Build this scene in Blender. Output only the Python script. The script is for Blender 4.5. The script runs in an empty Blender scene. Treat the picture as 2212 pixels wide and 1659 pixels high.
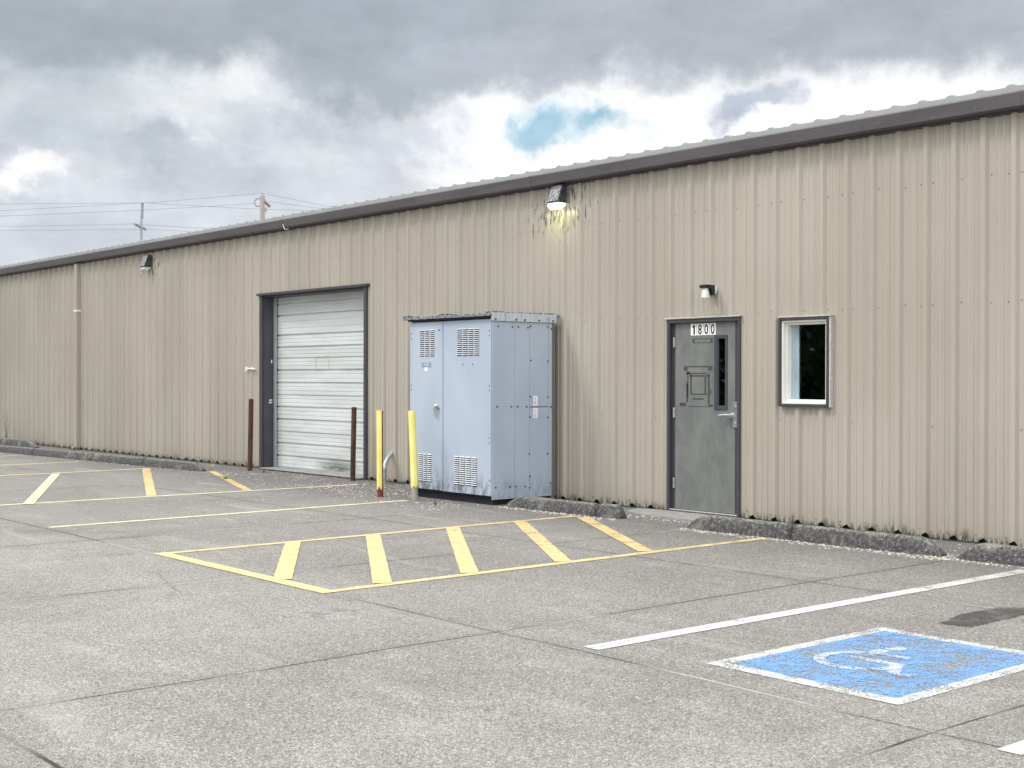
import bpy, bmesh, math, random
from mathutils import Vector, Matrix
random.seed(7)
R=math.radians
scene=bpy.context.scene
COL=scene.collection
# ------------------------------------------------------------------ camera
CAM=Vector((0,-11.4223,1.5453))
FW=Vector((-0.76063494,0.64916753,-0.004)); RT=Vector((0.64916534,0.7606447,0.002)); UP=Vector((-0.00434089,0.0010754,0.99999))
cd=bpy.data.cameras.new("camera"); cam=bpy.data.objects.new("camera",cd); COL.objects.link(cam)
cd.sensor_width=36; cd.lens=3974.1*36/3072; cd.clip_end=3000; cd.clip_start=0.05
cd.dof.use_dof=True; cd.dof.focus_distance=13.5; cd.dof.aperture_fstop=7.0
cam.matrix_world=Matrix(((RT.x,UP.x,-FW.x,CAM.x),(RT.y,UP.y,-FW.y,CAM.y),(RT.z,UP.z,-FW.z,CAM.z),(0,0,0,1)))
scene.camera=cam
scene.view_settings.view_transform='Standard'; scene.view_settings.look='None'
scene.view_settings.exposure=0.38; scene.view_settings.gamma=1
# ------------------------------------------------------------------ node helpers
class NT:
    def __init__(s,nt): s.nt=nt; s.nodes=nt.nodes; s.L=nt.links
    def put(s,n,k,v):
        if v is None: return
        if hasattr(v,'is_output'): s.L.new(v,n.inputs[k])
        else:
            i=n.inputs[k]
            if i.type=='RGBA' and len(v)==3: v=(*v,1)
            i.default_value=v
    def m(s,op,a,b=None,c=None,clamp=False):
        n=s.nodes.new('ShaderNodeMath'); n.operation=op; n.use_clamp=clamp
        s.put(n,0,a); s.put(n,1,b); s.put(n,2,c); return n.outputs[0]
    def vm(s,op,a,b=None,scale=None):
        n=s.nodes.new('ShaderNodeVectorMath'); n.operation=op; s.put(n,0,a); s.put(n,1,b)
        if scale is not None: s.put(n,'Scale',scale)
        return n.outputs['Value'] if op in('DOT_PRODUCT','LENGTH','DISTANCE') else n.outputs[0]
    def noise(s,vec,scale,detail=3,rough=.5,dist=0,out='Fac'):
        n=s.nodes.new('ShaderNodeTexNoise'); s.put(n,'Vector',vec); s.put(n,'Scale',scale); s.put(n,'Detail',detail); s.put(n,'Roughness',rough); s.put(n,'Distortion',dist)
        return n.outputs[out]
    def vor(s,vec,scale,out='Color',feature='F1'):
        n=s.nodes.new('ShaderNodeTexVoronoi'); n.feature=feature; s.put(n,'Vector',vec); s.put(n,'Scale',scale); return n.outputs[out]
    def ss(s,x,a,b):  # smoothstep a->b gives 0->1
        n=s.nodes.new('ShaderNodeMapRange'); n.interpolation_type='SMOOTHSTEP'
        s.put(n,0,x)
        if a<b: s.put(n,1,a); s.put(n,2,b); s.put(n,3,0.); s.put(n,4,1.)
        else: s.put(n,1,b); s.put(n,2,a); s.put(n,3,1.); s.put(n,4,0.)
        return n.outputs[0]
    def mr(s,x,a,b,c,d):
        n=s.nodes.new('ShaderNodeMapRange'); 
        for k,v in enumerate((x,a,b,c,d)): s.put(n,k,v)
        return n.outputs[0]
    def mix(s,f,a,b,mode='MIX'):
        n=s.nodes.new('ShaderNodeMix'); n.data_type='RGBA'; n.blend_type=mode
        s.put(n,0,f); s.put(n,6,a); s.put(n,7,b); return n.outputs[2]
    def sep(s,v):
        n=s.nodes.new('ShaderNodeSeparateXYZ'); s.put(n,0,v); return n.outputs
    def comb(s,x,y,z):
        n=s.nodes.new('ShaderNodeCombineXYZ'); s.put(n,0,x); s.put(n,1,y); s.put(n,2,z); return n.outputs[0]
    def scl(s,v,t): return s.vm('MULTIPLY',v,t)
    def bump(s,h,strength,dist):
        n=s.nodes.new('ShaderNodeBump'); s.put(n,'Height',h); s.put(n,'Strength',strength); s.put(n,'Distance',dist); return n.outputs[0]
def mat(name):
    m=bpy.data.materials.new(name); m.use_nodes=True; t=NT(m.node_tree); t.b=m.node_tree.nodes['Principled BSDF']
    t.P=t.nodes.new('ShaderNodeNewGeometry').outputs['Position']
    t.O=t.nodes.new('ShaderNodeTexCoord').outputs['Object']; t.mat=m; return t
def setb(t,col=None,rough=.5,metal=0,spec=.5,normal=None):
    t.put(t.b,'Base Color',col); t.put(t.b,'Roughness',rough); t.put(t.b,'Metallic',metal); t.put(t.b,'Specular IOR Level',spec); t.put(t.b,'Normal',normal)
    return t.mat
def simple(name,col,rough=.5,metal=0,var=.12,scale=6,spec=.5,grime=0):
    t=mat(name); n=t.noise(t.P,scale,5,.6)
    c=t.mix(t.mr(n,.3,.7,0,1),[x*(1-var) for x in col],[min(1,x*(1+var)) for x in col])
    if grime: c=t.mix(t.m('MULTIPLY',t.ss(t.noise(t.P,scale*4,6,.7),.52,.7),grime),c,(.05,.05,.045))
    return setb(t,c,rough,metal,spec,t.bump(t.noise(t.P,scale*12,3),.15,.002))
# ------------------------------------------------------------------ world: sky and clouds
SUN=Vector((-.46,-.62,.98)).normalized()
w=bpy.data.worlds.new("World"); scene.world=w; w.use_nodes=True
t=NT(w.node_tree); bg=t.nodes['Background']
sky=t.nodes.new('ShaderNodeTexSky'); sky.sky_type='NISHITA'; sky.sun_disc=False
sky.sun_elevation=math.asin(SUN.z); sky.sun_rotation=math.atan2(SUN.x,SUN.y)
G=t.nodes.new('ShaderNodeTexCoord').outputs['Generated']
x,y,z=t.sep(G)
az=t.m('ARCTAN2',x,y)                       # compass bearing, 0 = north (+y)
el=t.m('ARCSINE',z)
AZ0=math.atan2(FW.x,FW.y)
U=t.m('SUBTRACT',az,AZ0)                    # bearing east of north-west
def D2(px,py): # helper: bearing and elevation (radians) of a cloud
    X=(px-1106)/2862; Y=(829-py)/2862
    a=math.atan(X); return a, math.atan(Y*math.cos(a))
# domain-warped coordinates give ragged cloud edges
wv=t.noise(G,9,7,.6,0,'Color'); wx,wy,wz=t.sep(wv)
Uw=t.m('ADD',U,t.m('MULTIPLY',t.m('SUBTRACT',wx,.5),.16)); Ew=t.m('ADD',el,t.m('MULTIPLY',t.m('SUBTRACT',wy,.5),.10))
wv2=t.noise(G,34,6,.6,0,'Color'); ax,ay,_z=t.sep(wv2)
Uw=t.m('ADD',Uw,t.m('MULTIPLY',t.m('SUBTRACT',ax,.5),.035)); Ew=t.m('ADD',Ew,t.m('MULTIPLY',t.m('SUBTRACT',ay,.5),.028))
def blob(px,py,a,b,soft=.55,rot=0):
    u0,e0=D2(px,py); a/=2862; b/=2862
    du=t.m('SUBTRACT',Uw,u0); de=t.m('SUBTRACT',Ew,e0)
    if rot:
        c,s_=math.cos(rot),math.sin(rot)
        du,de=t.m('ADD',t.m('MULTIPLY',du,c),t.m('MULTIPLY',de,s_)),t.m('SUBTRACT',t.m('MULTIPLY',de,c),t.m('MULTIPLY',du,s_))
    du=t.m('DIVIDE',du,a); de=t.m('DIVIDE',de,b)
    d=t.m('SQRT',t.m('ADD',t.m('MULTIPLY',du,du),t.m('MULTIPLY',de,de)))
    return t.ss(d,1+soft*.5,1-soft)
stretch=t.scl(G,(1,1,2.2))
f1=t.noise(stretch,3.2,8,.58); f2=t.noise(stretch,9,8,.6,.3)
GREY=(.405,.452,.51); MID=(.61,.66,.71); LITE=(.74,.79,.83); WHITE=(1.12,1.13,1.14)
c=t.mix(t.ss(f1,.36,.64),MID,LITE)
c=t.mix(t.m('MULTIPLY',t.ss(f2,.50,.70),.55),c,GREY)
c=t.mix(t.m('MULTIPLY',t.ss(f2,.44,.28),.6),c,WHITE)
def lay(col,k,*a,**kw):
    global c
    c=t.mix(t.m('MULTIPLY',blob(*a,**kw),k),c,col)
# bright gaps
lay(WHITE,.95,1230,330,480,150,soft=.5); lay(WHITE,.95,1750,215,720,95,soft=.6)
lay(WHITE,.9,560,190,170,60,soft=.9); lay(WHITE,.9,40,375,90,40,soft=.8); lay(WHITE,.8,980,350,150,90,soft=.8)
lay((.62,.67,.75),.7,250,520,700,110,soft=.9); lay(LITE,.5,700,400,260,90,soft=.9); lay(WHITE,.5,330,260,200,50,soft=.9)
# grey bellies
lay(GREY,.95,200,30,800,165,soft=.55); lay(GREY,.95,1000,40,520,165,soft=.5); lay((.44,.48,.54),.95,1750,30,760,140,soft=.5)
lay(GREY,.8,760,195,150,50,soft=.9); lay((.50,.54,.61),.75,1100,150,260,60,soft=.7)
lay((.47,.52,.58),.7,120,290,190,55,soft=.9); lay((.46,.51,.58),.7,350,340,130,42,soft=.9); lay((.47,.51,.60),.55,780,290,160,60,soft=.9); lay((.46,.50,.60),.6,870,360,70,70,soft=1)
lay((.50,.54,.63),.6,560,380,260,70,soft=1)
lay((.37,.41,.45),.6,180,95,480,70,soft=.9); lay((.47,.51,.58),.5,300,10,260,50,soft=1)
lay((.55,.60,.70),.95,1582,214,108,31,soft=.6,rot=.03); lay((.50,.56,.67),.8,1556,226,42,36,soft=.8)
lay((.57,.62,.67),.8,190,235,190,60,soft=.8); lay((.60,.65,.72),.7,60,350,120,70,soft=.9)
lay(WHITE,.8,40,378,48,30,soft=.7)
# the hole of blue sky
hole=t.m('MAXIMUM',blob(1130,284,128,56,soft=.6,rot=.1),blob(1270,256,85,34,soft=.8))
hole=t.m('MULTIPLY',hole,.92)
skyc=t.mix(1.0,sky.outputs[0],(.055,.055,.055),'MULTIPLY')
blue=t.mix(.6,skyc,(.42,.80,1.0))
c=t.mix(t.m('MULTIPLY',hole,t.mr(f2,.35,.60,.75,1.0)),c,blue)
f3=t.noise(stretch,16,8,.62,.2); fb=t.mr(f3,.25,.75,.86,1.13); c=t.mix(1.0,c,t.comb(fb,fb,fb),'MULTIPLY')
f4=t.noise(stretch,5,6,.6,.6); c=t.mix(t.m('MULTIPLY',t.ss(f4,.56,.72),.12),c,LITE)
# away from this quarter the overcast thins and is brighter round the hidden sun
sd=t.vm('DOT_PRODUCT',G,tuple(SUN)); glow=t.m('POWER',t.m('MAXIMUM',sd,0),3)
fr=t.vm('DOT_PRODUCT',G,tuple(FW)); back=t.ss(fr,.80,.35)
cb=t.mix(t.ss(f1,.35,.65),(.75,.78,.83),(1.25,1.25,1.25))
cb=t.mix(1.0,cb,t.comb(*[t.m('ADD',1.0,t.m('MULTIPLY',glow,g)) for g in (.9,.88,.85)]),'MULTIPLY')
lob=t.m('POWER',t.m('MAXIMUM',t.vm('DOT_PRODUCT',G,tuple(Vector((.85,-.45,.30)).normalized())),0),2)  # broad bright sky lobe added on the right to light the cabinet's side
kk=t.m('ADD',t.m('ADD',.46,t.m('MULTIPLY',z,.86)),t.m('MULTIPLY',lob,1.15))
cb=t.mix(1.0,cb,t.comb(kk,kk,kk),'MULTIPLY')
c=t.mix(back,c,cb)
c=t.mix(t.ss(z,.0,-.06),c,(.25,.25,.25))
skb=t.nodes.new('ShaderNodeBackground'); t.put(skb,0,sky.outputs[0]); skb.inputs[1].default_value=.06
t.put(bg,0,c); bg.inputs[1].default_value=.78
addn=t.nodes.new('ShaderNodeAddShader'); t.L.new(bg.outputs[0],addn.inputs[0]); t.L.new(skb.outputs[0],addn.inputs[1])
t.L.new(bg.outputs[0],t.nodes['World Output'].inputs[0])
t.nodes.remove(addn); t.nodes.remove(skb)
# ------------------------------------------------------------------ sun behind thin cloud
sl=bpy.data.lights.new("sun",'SUN'); sl.energy=1.5; sl.angle=R(14); sl.color=(1,.96,.90)
so=bpy.data.objects.new("sun",sl); COL.objects.link(so); so.rotation_euler=SUN.to_track_quat('Z','Y').to_euler(); so.location=(-20,-20,30)
# ------------------------------------------------------------------ mesh helpers
class MB:
    def __init__(s): s.v=[]; s.f=[]; s.mi=[]; s.sm=[]
    def add(s,vs,fs,m=0,smooth=False):
        o=len(s.v); s.v+= [tuple(v) for v in vs]
        for f in fs: s.f.append([i+o for i in f]); s.mi.append(m); s.sm.append(smooth)
        return s
    def box(s,x0,x1,y0,y1,z0,z1,m=0,bev=0):
        bm=bmesh.new(); bmesh.ops.create_cube(bm,size=1)
        for v in bm.verts: v.co=Vector(((x0+x1)/2+v.co.x*(x1-x0),(y0+y1)/2+v.co.y*(y1-y0),(z0+z1)/2+v.co.z*(z1-z0)))
        if bev: bmesh.ops.bevel(bm,geom=bm.edges[:],offset=bev,segments=1,affect='EDGES')
        s.bm(bm,m); return s
    def bm(s,bm,m=0,smooth=False):
        bm.verts.index_update(); s.add([v.co for v in bm.verts],[[v.index for v in f.verts] for f in bm.faces],m,smooth); bm.free(); return s
    def tube(s,pts,r,n=12,m=0,cap=True,smooth=True):
        pts=[Vector(p) for p in pts]; rs=r if isinstance(r,(list,tuple)) else [r]*len(pts)
        vs=[];fs=[]; prev=None
        for i,p in enumerate(pts):
            d=(pts[min(i+1,len(pts)-1)]-pts[max(i-1,0)]).normalized()
            if prev is None:
                a=d.orthogonal().normalized()
            else: a=(prev-d*prev.dot(d)).normalized()
            prev=a; b=d.cross(a)
            for k in range(n):
                th=2*math.pi*k/n; vs.append(p+(a*math.cos(th)+b*math.sin(th))*rs[i])
        for i in range(len(pts)-1):
            for k in range(n):
                fs.append([i*n+k,i*n+(k+1)%n,(i+1)*n+(k+1)%n,(i+1)*n+k])
        s.add(vs,fs,m,smooth)
        if cap:
            s.add([vs[k] for k in range(n)][::-1],[list(range(n))],m); s.add([vs[(len(pts)-1)*n+k] for k in range(n)],[list(range(n))],m)
        return s
    def prism(s,prof,a,b,axis='x',m=0):
        n=len(prof)
        if axis=='x': vs=[(a,p[0],p[1]) for p in prof]+[(b,p[0],p[1]) for p in prof]
        elif axis=='y': vs=[(p[0],a,p[1]) for p in prof]+[(p[0],b,p[1]) for p in prof]
        else: vs=[(p[0],p[1],a) for p in prof]+[(p[0],p[1],b) for p in prof]
        s.add(vs,[[i,(i+1)%n,n+(i+1)%n,n+i] for i in range(n)]+[list(range(n))[::-1],list(range(n,2*n))],m); return s
    def quad(s,a,b,c,d,m=0): s.add([a,b,c,d],[[0,1,2,3]],m); return s
def build(name,mb,mats,parent=None,org=None,fix=True):
    if not isinstance(mats,(list,tuple)): mats=[mats]
    if org is None: org=tuple(parent['_o']) if parent is not None and '_o' in parent else (0,0,0)
    off=Vector(org)
    me=bpy.data.meshes.new(name); me.from_pydata([tuple(Vector(v)-off) for v in mb.v],[],mb.f)
    for m_ in mats: me.materials.append(m_)
    for p,mi,sm in zip(me.polygons,mb.mi,mb.sm): p.material_index=mi; p.use_smooth=sm
    if fix:
        bm=bmesh.new(); bm.from_mesh(me); bmesh.ops.recalc_face_normals(bm,faces=bm.faces); bm.to_mesh(me); bm.free()
    me.update()
    o=bpy.data.objects.new(name,me); COL.objects.link(o)
    if parent is not None: o.parent=parent
    else: o.location=org
    o['_o']=list(org)
    return o
def empty(name,loc,label,cat,group=None):
    o=bpy.data.objects.new(name,None); COL.objects.link(o); o.location=loc; o.empty_display_size=.2
    o['_o']=list(loc); tag(o,label,cat,group); return o
def tag(o,label=None,cat=None,group=None,kind=None):
    if label:o['label']=label
    if cat:o['category']=cat
    if group:o['group']=group
    if kind:o['kind']=kind
    return o
def struct(o): o['kind']='structure'; return o
def cyl(mb,p0,p1,r,n=14,m=0): return mb.tube([p0,p1],r,n,m)
def strip(pts,w): # thick outline helper: quads along polyline in xz
    pass
# ------------------------------------------------------------------ materials
# wall sheet
t=mat('beige_ribbed_steel'); px,py,pz=t.sep(t.P)
base=t.mix(t.ss(t.noise(t.scl(t.P,(.5,1,.25)),1.2,4),.35,.65),(.389,.354,.299),(.431,.396,.338))
streak=t.noise(t.scl(t.P,(16,16,.35)),1,5,.6)
base=t.mix(t.m('MULTIPLY',t.ss(streak,.52,.72),.22),base,(.27,.245,.20))
base=t.mix(t.m('MULTIPLY',t.ss(t.noise(t.scl(t.P,(22,22,.6)),1,4,.5),.6,.75),.18),base,(.44,.38,.31))
# lap tint: each sheet (0.91 m) a hair different
shn=t.nodes.new('ShaderNodeTexWhiteNoise'); shn.noise_dimensions='1D'; t.put(shn,'W',t.m('FLOOR',t.m('DIVIDE',t.m('ADD',px,7.183+.05),.9144)))
base=t.mix(t.m('MULTIPLY',shn.outputs[0],.26),base,(.28,.265,.23))
# splash dirt and moss at the foot
n1=t.noise(t.scl(t.P,(30,30,5)),1,6,.65); n2=t.noise(t.scl(t.P,(3,3,0)),1,4,.6)
h=t.mr(n2,.38,.65,.03,.16)
foot=t.m('MULTIPLY',t.ss(t.m('DIVIDE',pz,h),1.25,.15),t.ss(n1,.45,.52))
base=t.mix(t.m('MULTIPLY',foot,.93),base,(.022,.022,.018))
base=t.mix(t.m('MULTIPLY',t.ss(t.m('ADD',pz,t.m('MULTIPLY',n1,.3)),.42,.1),.25),base,(.23,.23,.14))
# droppings, cobwebs and mould spots round the wall lamps
for (lx,lz,rx,rz,thr) in ((-12.45,3.72,.95,.55,.56),(-24.25,3.72,.9,.35,.57)):
    d=t.vm('LENGTH',t.comb(t.m('DIVIDE',t.m('SUBTRACT',px,lx),rx),0.,t.m('DIVIDE',t.m('SUBTRACT',pz,lz),rz)))
    sp=t.noise(t.scl(t.P,(30,30,6)),1,4,.65)
    k=t.ss(t.m('ADD',sp,t.m('MULTIPLY',t.ss(d,1.1,.1),.14)),thr+.085,thr+.15)
    base=t.mix(t.m('MULTIPLY',t.m('MULTIPLY',k,t.ss(d,1.2,.6)),.85),base,(.05,.045,.04))
k=t.m('MULTIPLY',t.ss(t.noise(t.scl(t.P,(17,17,3.2)),1,5,.7),.66,.72),t.m('MULTIPLY',t.ss(px,-15.6,-15.0),t.ss(px,-11.0,-11.6)))
k=t.m('MULTIPLY',k,t.ss(pz,2.4,3.4)); base=t.mix(t.m('MULTIPLY',k,.55),base,(.11,.09,.07))
k=t.ss(t.noise(t.scl(t.P,(30,30,18)),1,2,.5),.775,.80); base=t.mix(t.m('MULTIPLY',k,.7),base,(.10,.09,.08))
M_WALL=setb(t,base,t.mr(n2,.3,.7,.24,.32),0,.55,t.bump(t.noise(t.scl(t.P,(3.2,3.2,1.1)),1,3),.22,.02))
M_SCREW=simple('screw_heads',(.20,.18,.15),.5,0,.6,40)
M_DARK=simple('dark_interior',(.05,.06,.09),.9)
M_LINER=simple('wall_liner',(.10,.10,.10),.9)
# gutter
t=mat('dark_bronze_gutter'); n=t.noise(t.scl(t.P,(1.2,8,8)),1,5,.6)
c_=t.mix(t.ss(n,.3,.7),(.070,.063,.069),(.090,.082,.088)); c_=t.mix(t.m('MULTIPLY',t.ss(t.noise(t.P,40,3),.62,.72),.25),c_,(.25,.25,.25))
M_GUT=setb(t,c_,.42,0,.5)
M_ROOF=simple('galvanised_roof',(.33,.34,.34),.4,.0,.08,2)
M_TRIM=simple('dark_bronze_trim',(.060,.056,.068),.45,0,.15,5,grime=.4)
M_JAMB=simple('dark_bronze_jamb',(.062,.058,.075),.5,0,.15,4)
# roll-up door curtain
t=mat('white_roll_door'); px,py,pz=t.sep(t.P)
b=t.mix(t.ss(t.noise(t.scl(t.P,(.8,1,6)),1,5),.35,.65),(.54,.58,.57),(.63,.67,.67))
dx=t.m('DIVIDE',t.m('SUBTRACT',px,-17.95),.85); dz=t.m('DIVIDE',t.m('SUBTRACT',pz,.10),.22)
d=t.m('SQRT',t.m('ADD',t.m('MULTIPLY',dx,dx),t.m('MULTIPLY',dz,dz)))
nn=t.noise(t.scl(t.P,(5,5,18)),1,8,.8); k=t.m('MULTIPLY',t.ss(d,1.1,.0),t.ss(nn,.28,.50))
b=t.mix(t.m('MULTIPLY',k,.85),b,(.05,.045,.04))
b=t.mix(t.m('MULTIPLY',t.m('MULTIPLY',t.ss(pz,.7,.0),t.ss(nn,.45,.7)),.35),b,(.30,.28,.22))
b=t.mix(t.m('MULTIPLY',t.ss(t.noise(t.scl(t.P,(3,3,30)),1,4,.6),.62,.72),.25),b,(.38,.40,.38))
M_CURT=setb(t,b,.42,0,.4)
M_GUIDE=simple('grey_door_guide',(.42,.42,.44),.4,.3,.1)
# entry door
t=mat('grey_painted_steel_door'); n=t.noise(t.scl(t.P,(5,5,2.2)),1,7,.7)
b=t.mix(t.ss(n,.35,.65),(.130,.143,.142),(.176,.187,.171))
b=t.mix(t.m('MULTIPLY',t.ss(t.noise(t.scl(t.P,(9,9,14)),1,6,.75,1.5),.60,.68),.35),b,(.09,.10,.10))
b=t.mix(t.m('MULTIPLY',t.ss(t.noise(t.scl(t.P,(30,30,14)),1,4,.7),.68,.74),.35),b,(.36,.36,.34))
M_DOOR=setb(t,b,t.mr(n,.3,.7,.38,.55),0,.5)
M_TAPE=simple('tape_residue',(.055,.055,.058),.6,0,.3,30)
M_LITEF=simple('vision_panel_frame',(.06,.06,.075),.4)
def glass(name,tint):
    t=mat(name); t.nodes.remove(t.b)
    fr=t.nodes.new('ShaderNodeFresnel'); fr.inputs[0].default_value=2.0
    gl=t.nodes.new('ShaderNodeBsdfGlossy'); gl.inputs['Roughness'].default_value=.015
    t.put(gl,'Color',(.9,.95,1)); t.put(gl,'Normal',t.bump(t.noise(t.P,3,2),.02,.01))
    tr=t.nodes.new('ShaderNodeBsdfTransparent'); t.put(tr,0,tint)
    mx=t.nodes.new('ShaderNodeMixShader'); bf=t.nodes.new('ShaderNodeNewGeometry').outputs['Backfacing']; t.put(mx,0,t.m('MULTIPLY',fr.outputs[0],t.m('SUBTRACT',1.0,bf))); t.L.new(tr.outputs[0],mx.inputs[1]); t.L.new(gl.outputs[0],mx.inputs[2])
    t.L.new(mx.outputs[0],t.nodes['Material Output'].inputs[0]); return t.mat
M_GLASS=glass('window_glass',(.93,.97,1.)); M_GLASSD=glass('wired_glass',(.45,.5,.55))
M_VINYL=simple('white_vinyl',(.80,.79,.74),.4,0,.04,4)
M_BLIND=simple('pale_reveal_board',(.52,.56,.57),.7,0,.12,3)
M_CHROME=simple('brushed_chrome',(.62,.66,.68),.22,.9,.15,25)
M_STEEL=simple('worn_hinge_steel',(.42,.41,.38),.4,.5,.3,30)
M_WHITE=simple('white_plastic',(.86,.86,.84),.4,0,.03); M_BLACK=simple('black_vinyl',(.012,.012,.015),.4)
# cabinet
t=mat('blue_grey_enamel'); px,py,pz=t.sep(t.P)
b=t.mix(t.ss(t.noise(t.scl(t.P,(1.5,1.5,1)),1,5),.35,.65),(.375,.44,.545),(.425,.485,.58))
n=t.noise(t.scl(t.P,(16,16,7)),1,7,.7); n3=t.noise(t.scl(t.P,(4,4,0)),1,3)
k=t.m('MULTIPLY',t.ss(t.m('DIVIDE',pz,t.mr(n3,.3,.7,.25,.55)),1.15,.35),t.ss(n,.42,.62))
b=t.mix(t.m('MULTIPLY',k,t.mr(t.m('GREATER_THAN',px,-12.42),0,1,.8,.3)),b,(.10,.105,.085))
side=t.m('GREATER_THAN',px,-12.42)
b=t.mix(t.m('MULTIPLY',t.ss(t.noise(t.scl(t.P,(12,12,1.2)),1,6,.7),.58,.72),.22),b,(.27,.30,.34))
k=t.ss(t.noise(t.scl(t.P,(25,25,12)),1,3,.5),.74,.78); b=t.mix(t.m('MULTIPLY',k,.5),b,(.14,.12,.10))
M_CAB=setb(t,b,.45,0,.45)
t=mat('weathered_cabinet_roof'); n=t.noise(t.P,28,7,.75)
b=t.mix(t.ss(n,.40,.62),(.06,.055,.055),(.40,.42,.44)); M_CROOF=setb(t,b,.85,0,.3,t.bump(n,.6,.01))
t=mat('grey_roof_band'); n=t.noise(t.scl(t.P,(18,18,4)),1,6,.7)
b=t.mix(t.m('MULTIPLY',t.ss(n,.50,.68),.7),(.50,.55,.60),(.20,.21,.22)); M_CBAND=setb(t,b,.5)
M_BOLT=simple('dark_bolt',(.04,.045,.06),.4,.4)
M_RUBBER=simple('black_gasket',(.012,.013,.02),.7)
# concrete, paint
def ground_color(t,P):
    px,py,pz=t.sep(P)
    big=t.noise(t.scl(P,(.35,.35,1)),1,5,.6); mid=t.noise(t.scl(P,(1.6,2.6,1)),1,6,.65,.4)
    b=t.mix(t.ss(big,.33,.67),(.232,.226,.210),(.288,.280,.264))
    b=t.mix(t.m('MULTIPLY',t.ss(mid,.50,.70),.42),b,(.38,.372,.355))
    b=t.mix(t.m('MULTIPLY',t.ss(mid,.46,.28),.30),b,(.165,.16,.155))
    # darker strip along the foot of the building
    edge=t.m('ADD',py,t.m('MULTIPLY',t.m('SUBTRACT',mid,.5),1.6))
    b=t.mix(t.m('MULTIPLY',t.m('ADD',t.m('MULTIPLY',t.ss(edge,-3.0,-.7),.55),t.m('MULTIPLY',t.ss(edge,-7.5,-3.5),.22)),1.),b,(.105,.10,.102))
    # exposed aggregate
    vo=t.vor(P,230,'Color'); vx,vy,vz=t.sep(vo)
    g=t.ss(vx,.12,.92); fade=t.mr(py,-10,-2,1,.75)
    b=t.mix(.9,b,t.mix(g,(.44,.44,.44),(1.56,1.54,1.51)),'MULTIPLY')
    vo2=t.vor(P,105,'Color'); ux,uy,uz=t.sep(vo2)
    b=t.mix(.48,b,t.mix(ux,(.50,.50,.50),(1.54,1.53,1.50)),'MULTIPLY')
    v3,_a,_b=t.sep(t.vor(P,48,'Color')); b=t.mix(.10,b,t.mix(v3,(.62,.62,.62),(1.40,1.39,1.37)),'MULTIPLY')
    b=t.mix(t.m('MULTIPLY',t.m('GREATER_THAN',uy,.965),.6),b,(.60,.58,.53))
    b=t.mix(t.m('MULTIPLY',t.m('LESS_THAN',uz,.05),.5),b,(.08,.08,.08))
    return b,mid,vx,px,py
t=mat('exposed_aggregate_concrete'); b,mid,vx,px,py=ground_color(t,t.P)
wob=t.m('MULTIPLY',t.m('SUBTRACT',t.noise(t.P,.9,4),.5),.07)
def joint(coord,off,step):
    q=t.m('FRACT',t.m('DIVIDE',t.m('ADD',t.m('ADD',coord,wob),off),step)); q=t.m('ABSOLUTE',t.m('SUBTRACT',q,.5))
    return t.m('MULTIPLY',t.m('SUBTRACT',.5,q),step)     # metres from the joint
jx=joint(px,.2,3.0); jy=joint(py,.0,3.125)
jd=t.m('MINIMUM',jx,jy)
br=t.ss(t.noise(t.P,1.3,3),.36,.5); cw=t.mr(t.noise(t.P,.6,2),.3,.7,.006,.015)
cut=t.m('MULTIPLY',t.ss(t.m('DIVIDE',jd,cw),1.1,.5),t.mr(br,0,1,.45,.95))
b=t.mix(t.m('MULTIPLY',t.ss(jd,.16,.01),.16),b,(.12,.12,.12))
# some joints are filled with pale grit, others stand open and dark
fill=t.ss(t.noise(t.scl(t.P,(.25,.5,1)),1,1),.50,.56)
b=t.mix(cut,b,t.mix(fill,(.045,.043,.04),(.44,.43,.40)))
# hairline cracks
cr=t.vor(t.vm('ADD',t.P,t.vm('SCALE',t.noise(t.P,1.5,4,.6,0,'Color'),scale=.5)),.28,'Distance','DISTANCE_TO_EDGE')
b=t.mix(t.m('MULTIPLY',t.m('MULTIPLY',t.ss(cr,.004,.001),t.ss(t.noise(t.P,.35,2),.60,.66)),.4),b,(.09,.09,.085))
oil=t.ss(t.noise(t.scl(t.P,(.9,.45,1)),1,5,.55,.8),.60,.74); b=t.mix(t.m('MULTIPLY',oil,.26),b,(.11,.105,.10))
sw=t.ss(t.noise(t.scl(t.P,(.5,2.6,1)),1,6,.6,.7),.56,.72); b=t.mix(t.m('MULTIPLY',sw,.30),b,(.42,.41,.39))
dust=t.ss(t.noise(t.scl(t.P,(6,14,1)),1,6,.75),.62,.70); b=t.mix(t.m('MULTIPLY',t.m('MULTIPLY',dust,t.ss(py,-3.2,-1.2)),.5),b,(.34,.32,.29))
hgt=t.m('SUBTRACT',t.m('MULTIPLY',vx,.3),t.m('MULTIPLY',cut,2))
M_GROUND=setb(t,b,.88,0,.3,t.bump(hgt,.55,.006))
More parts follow.
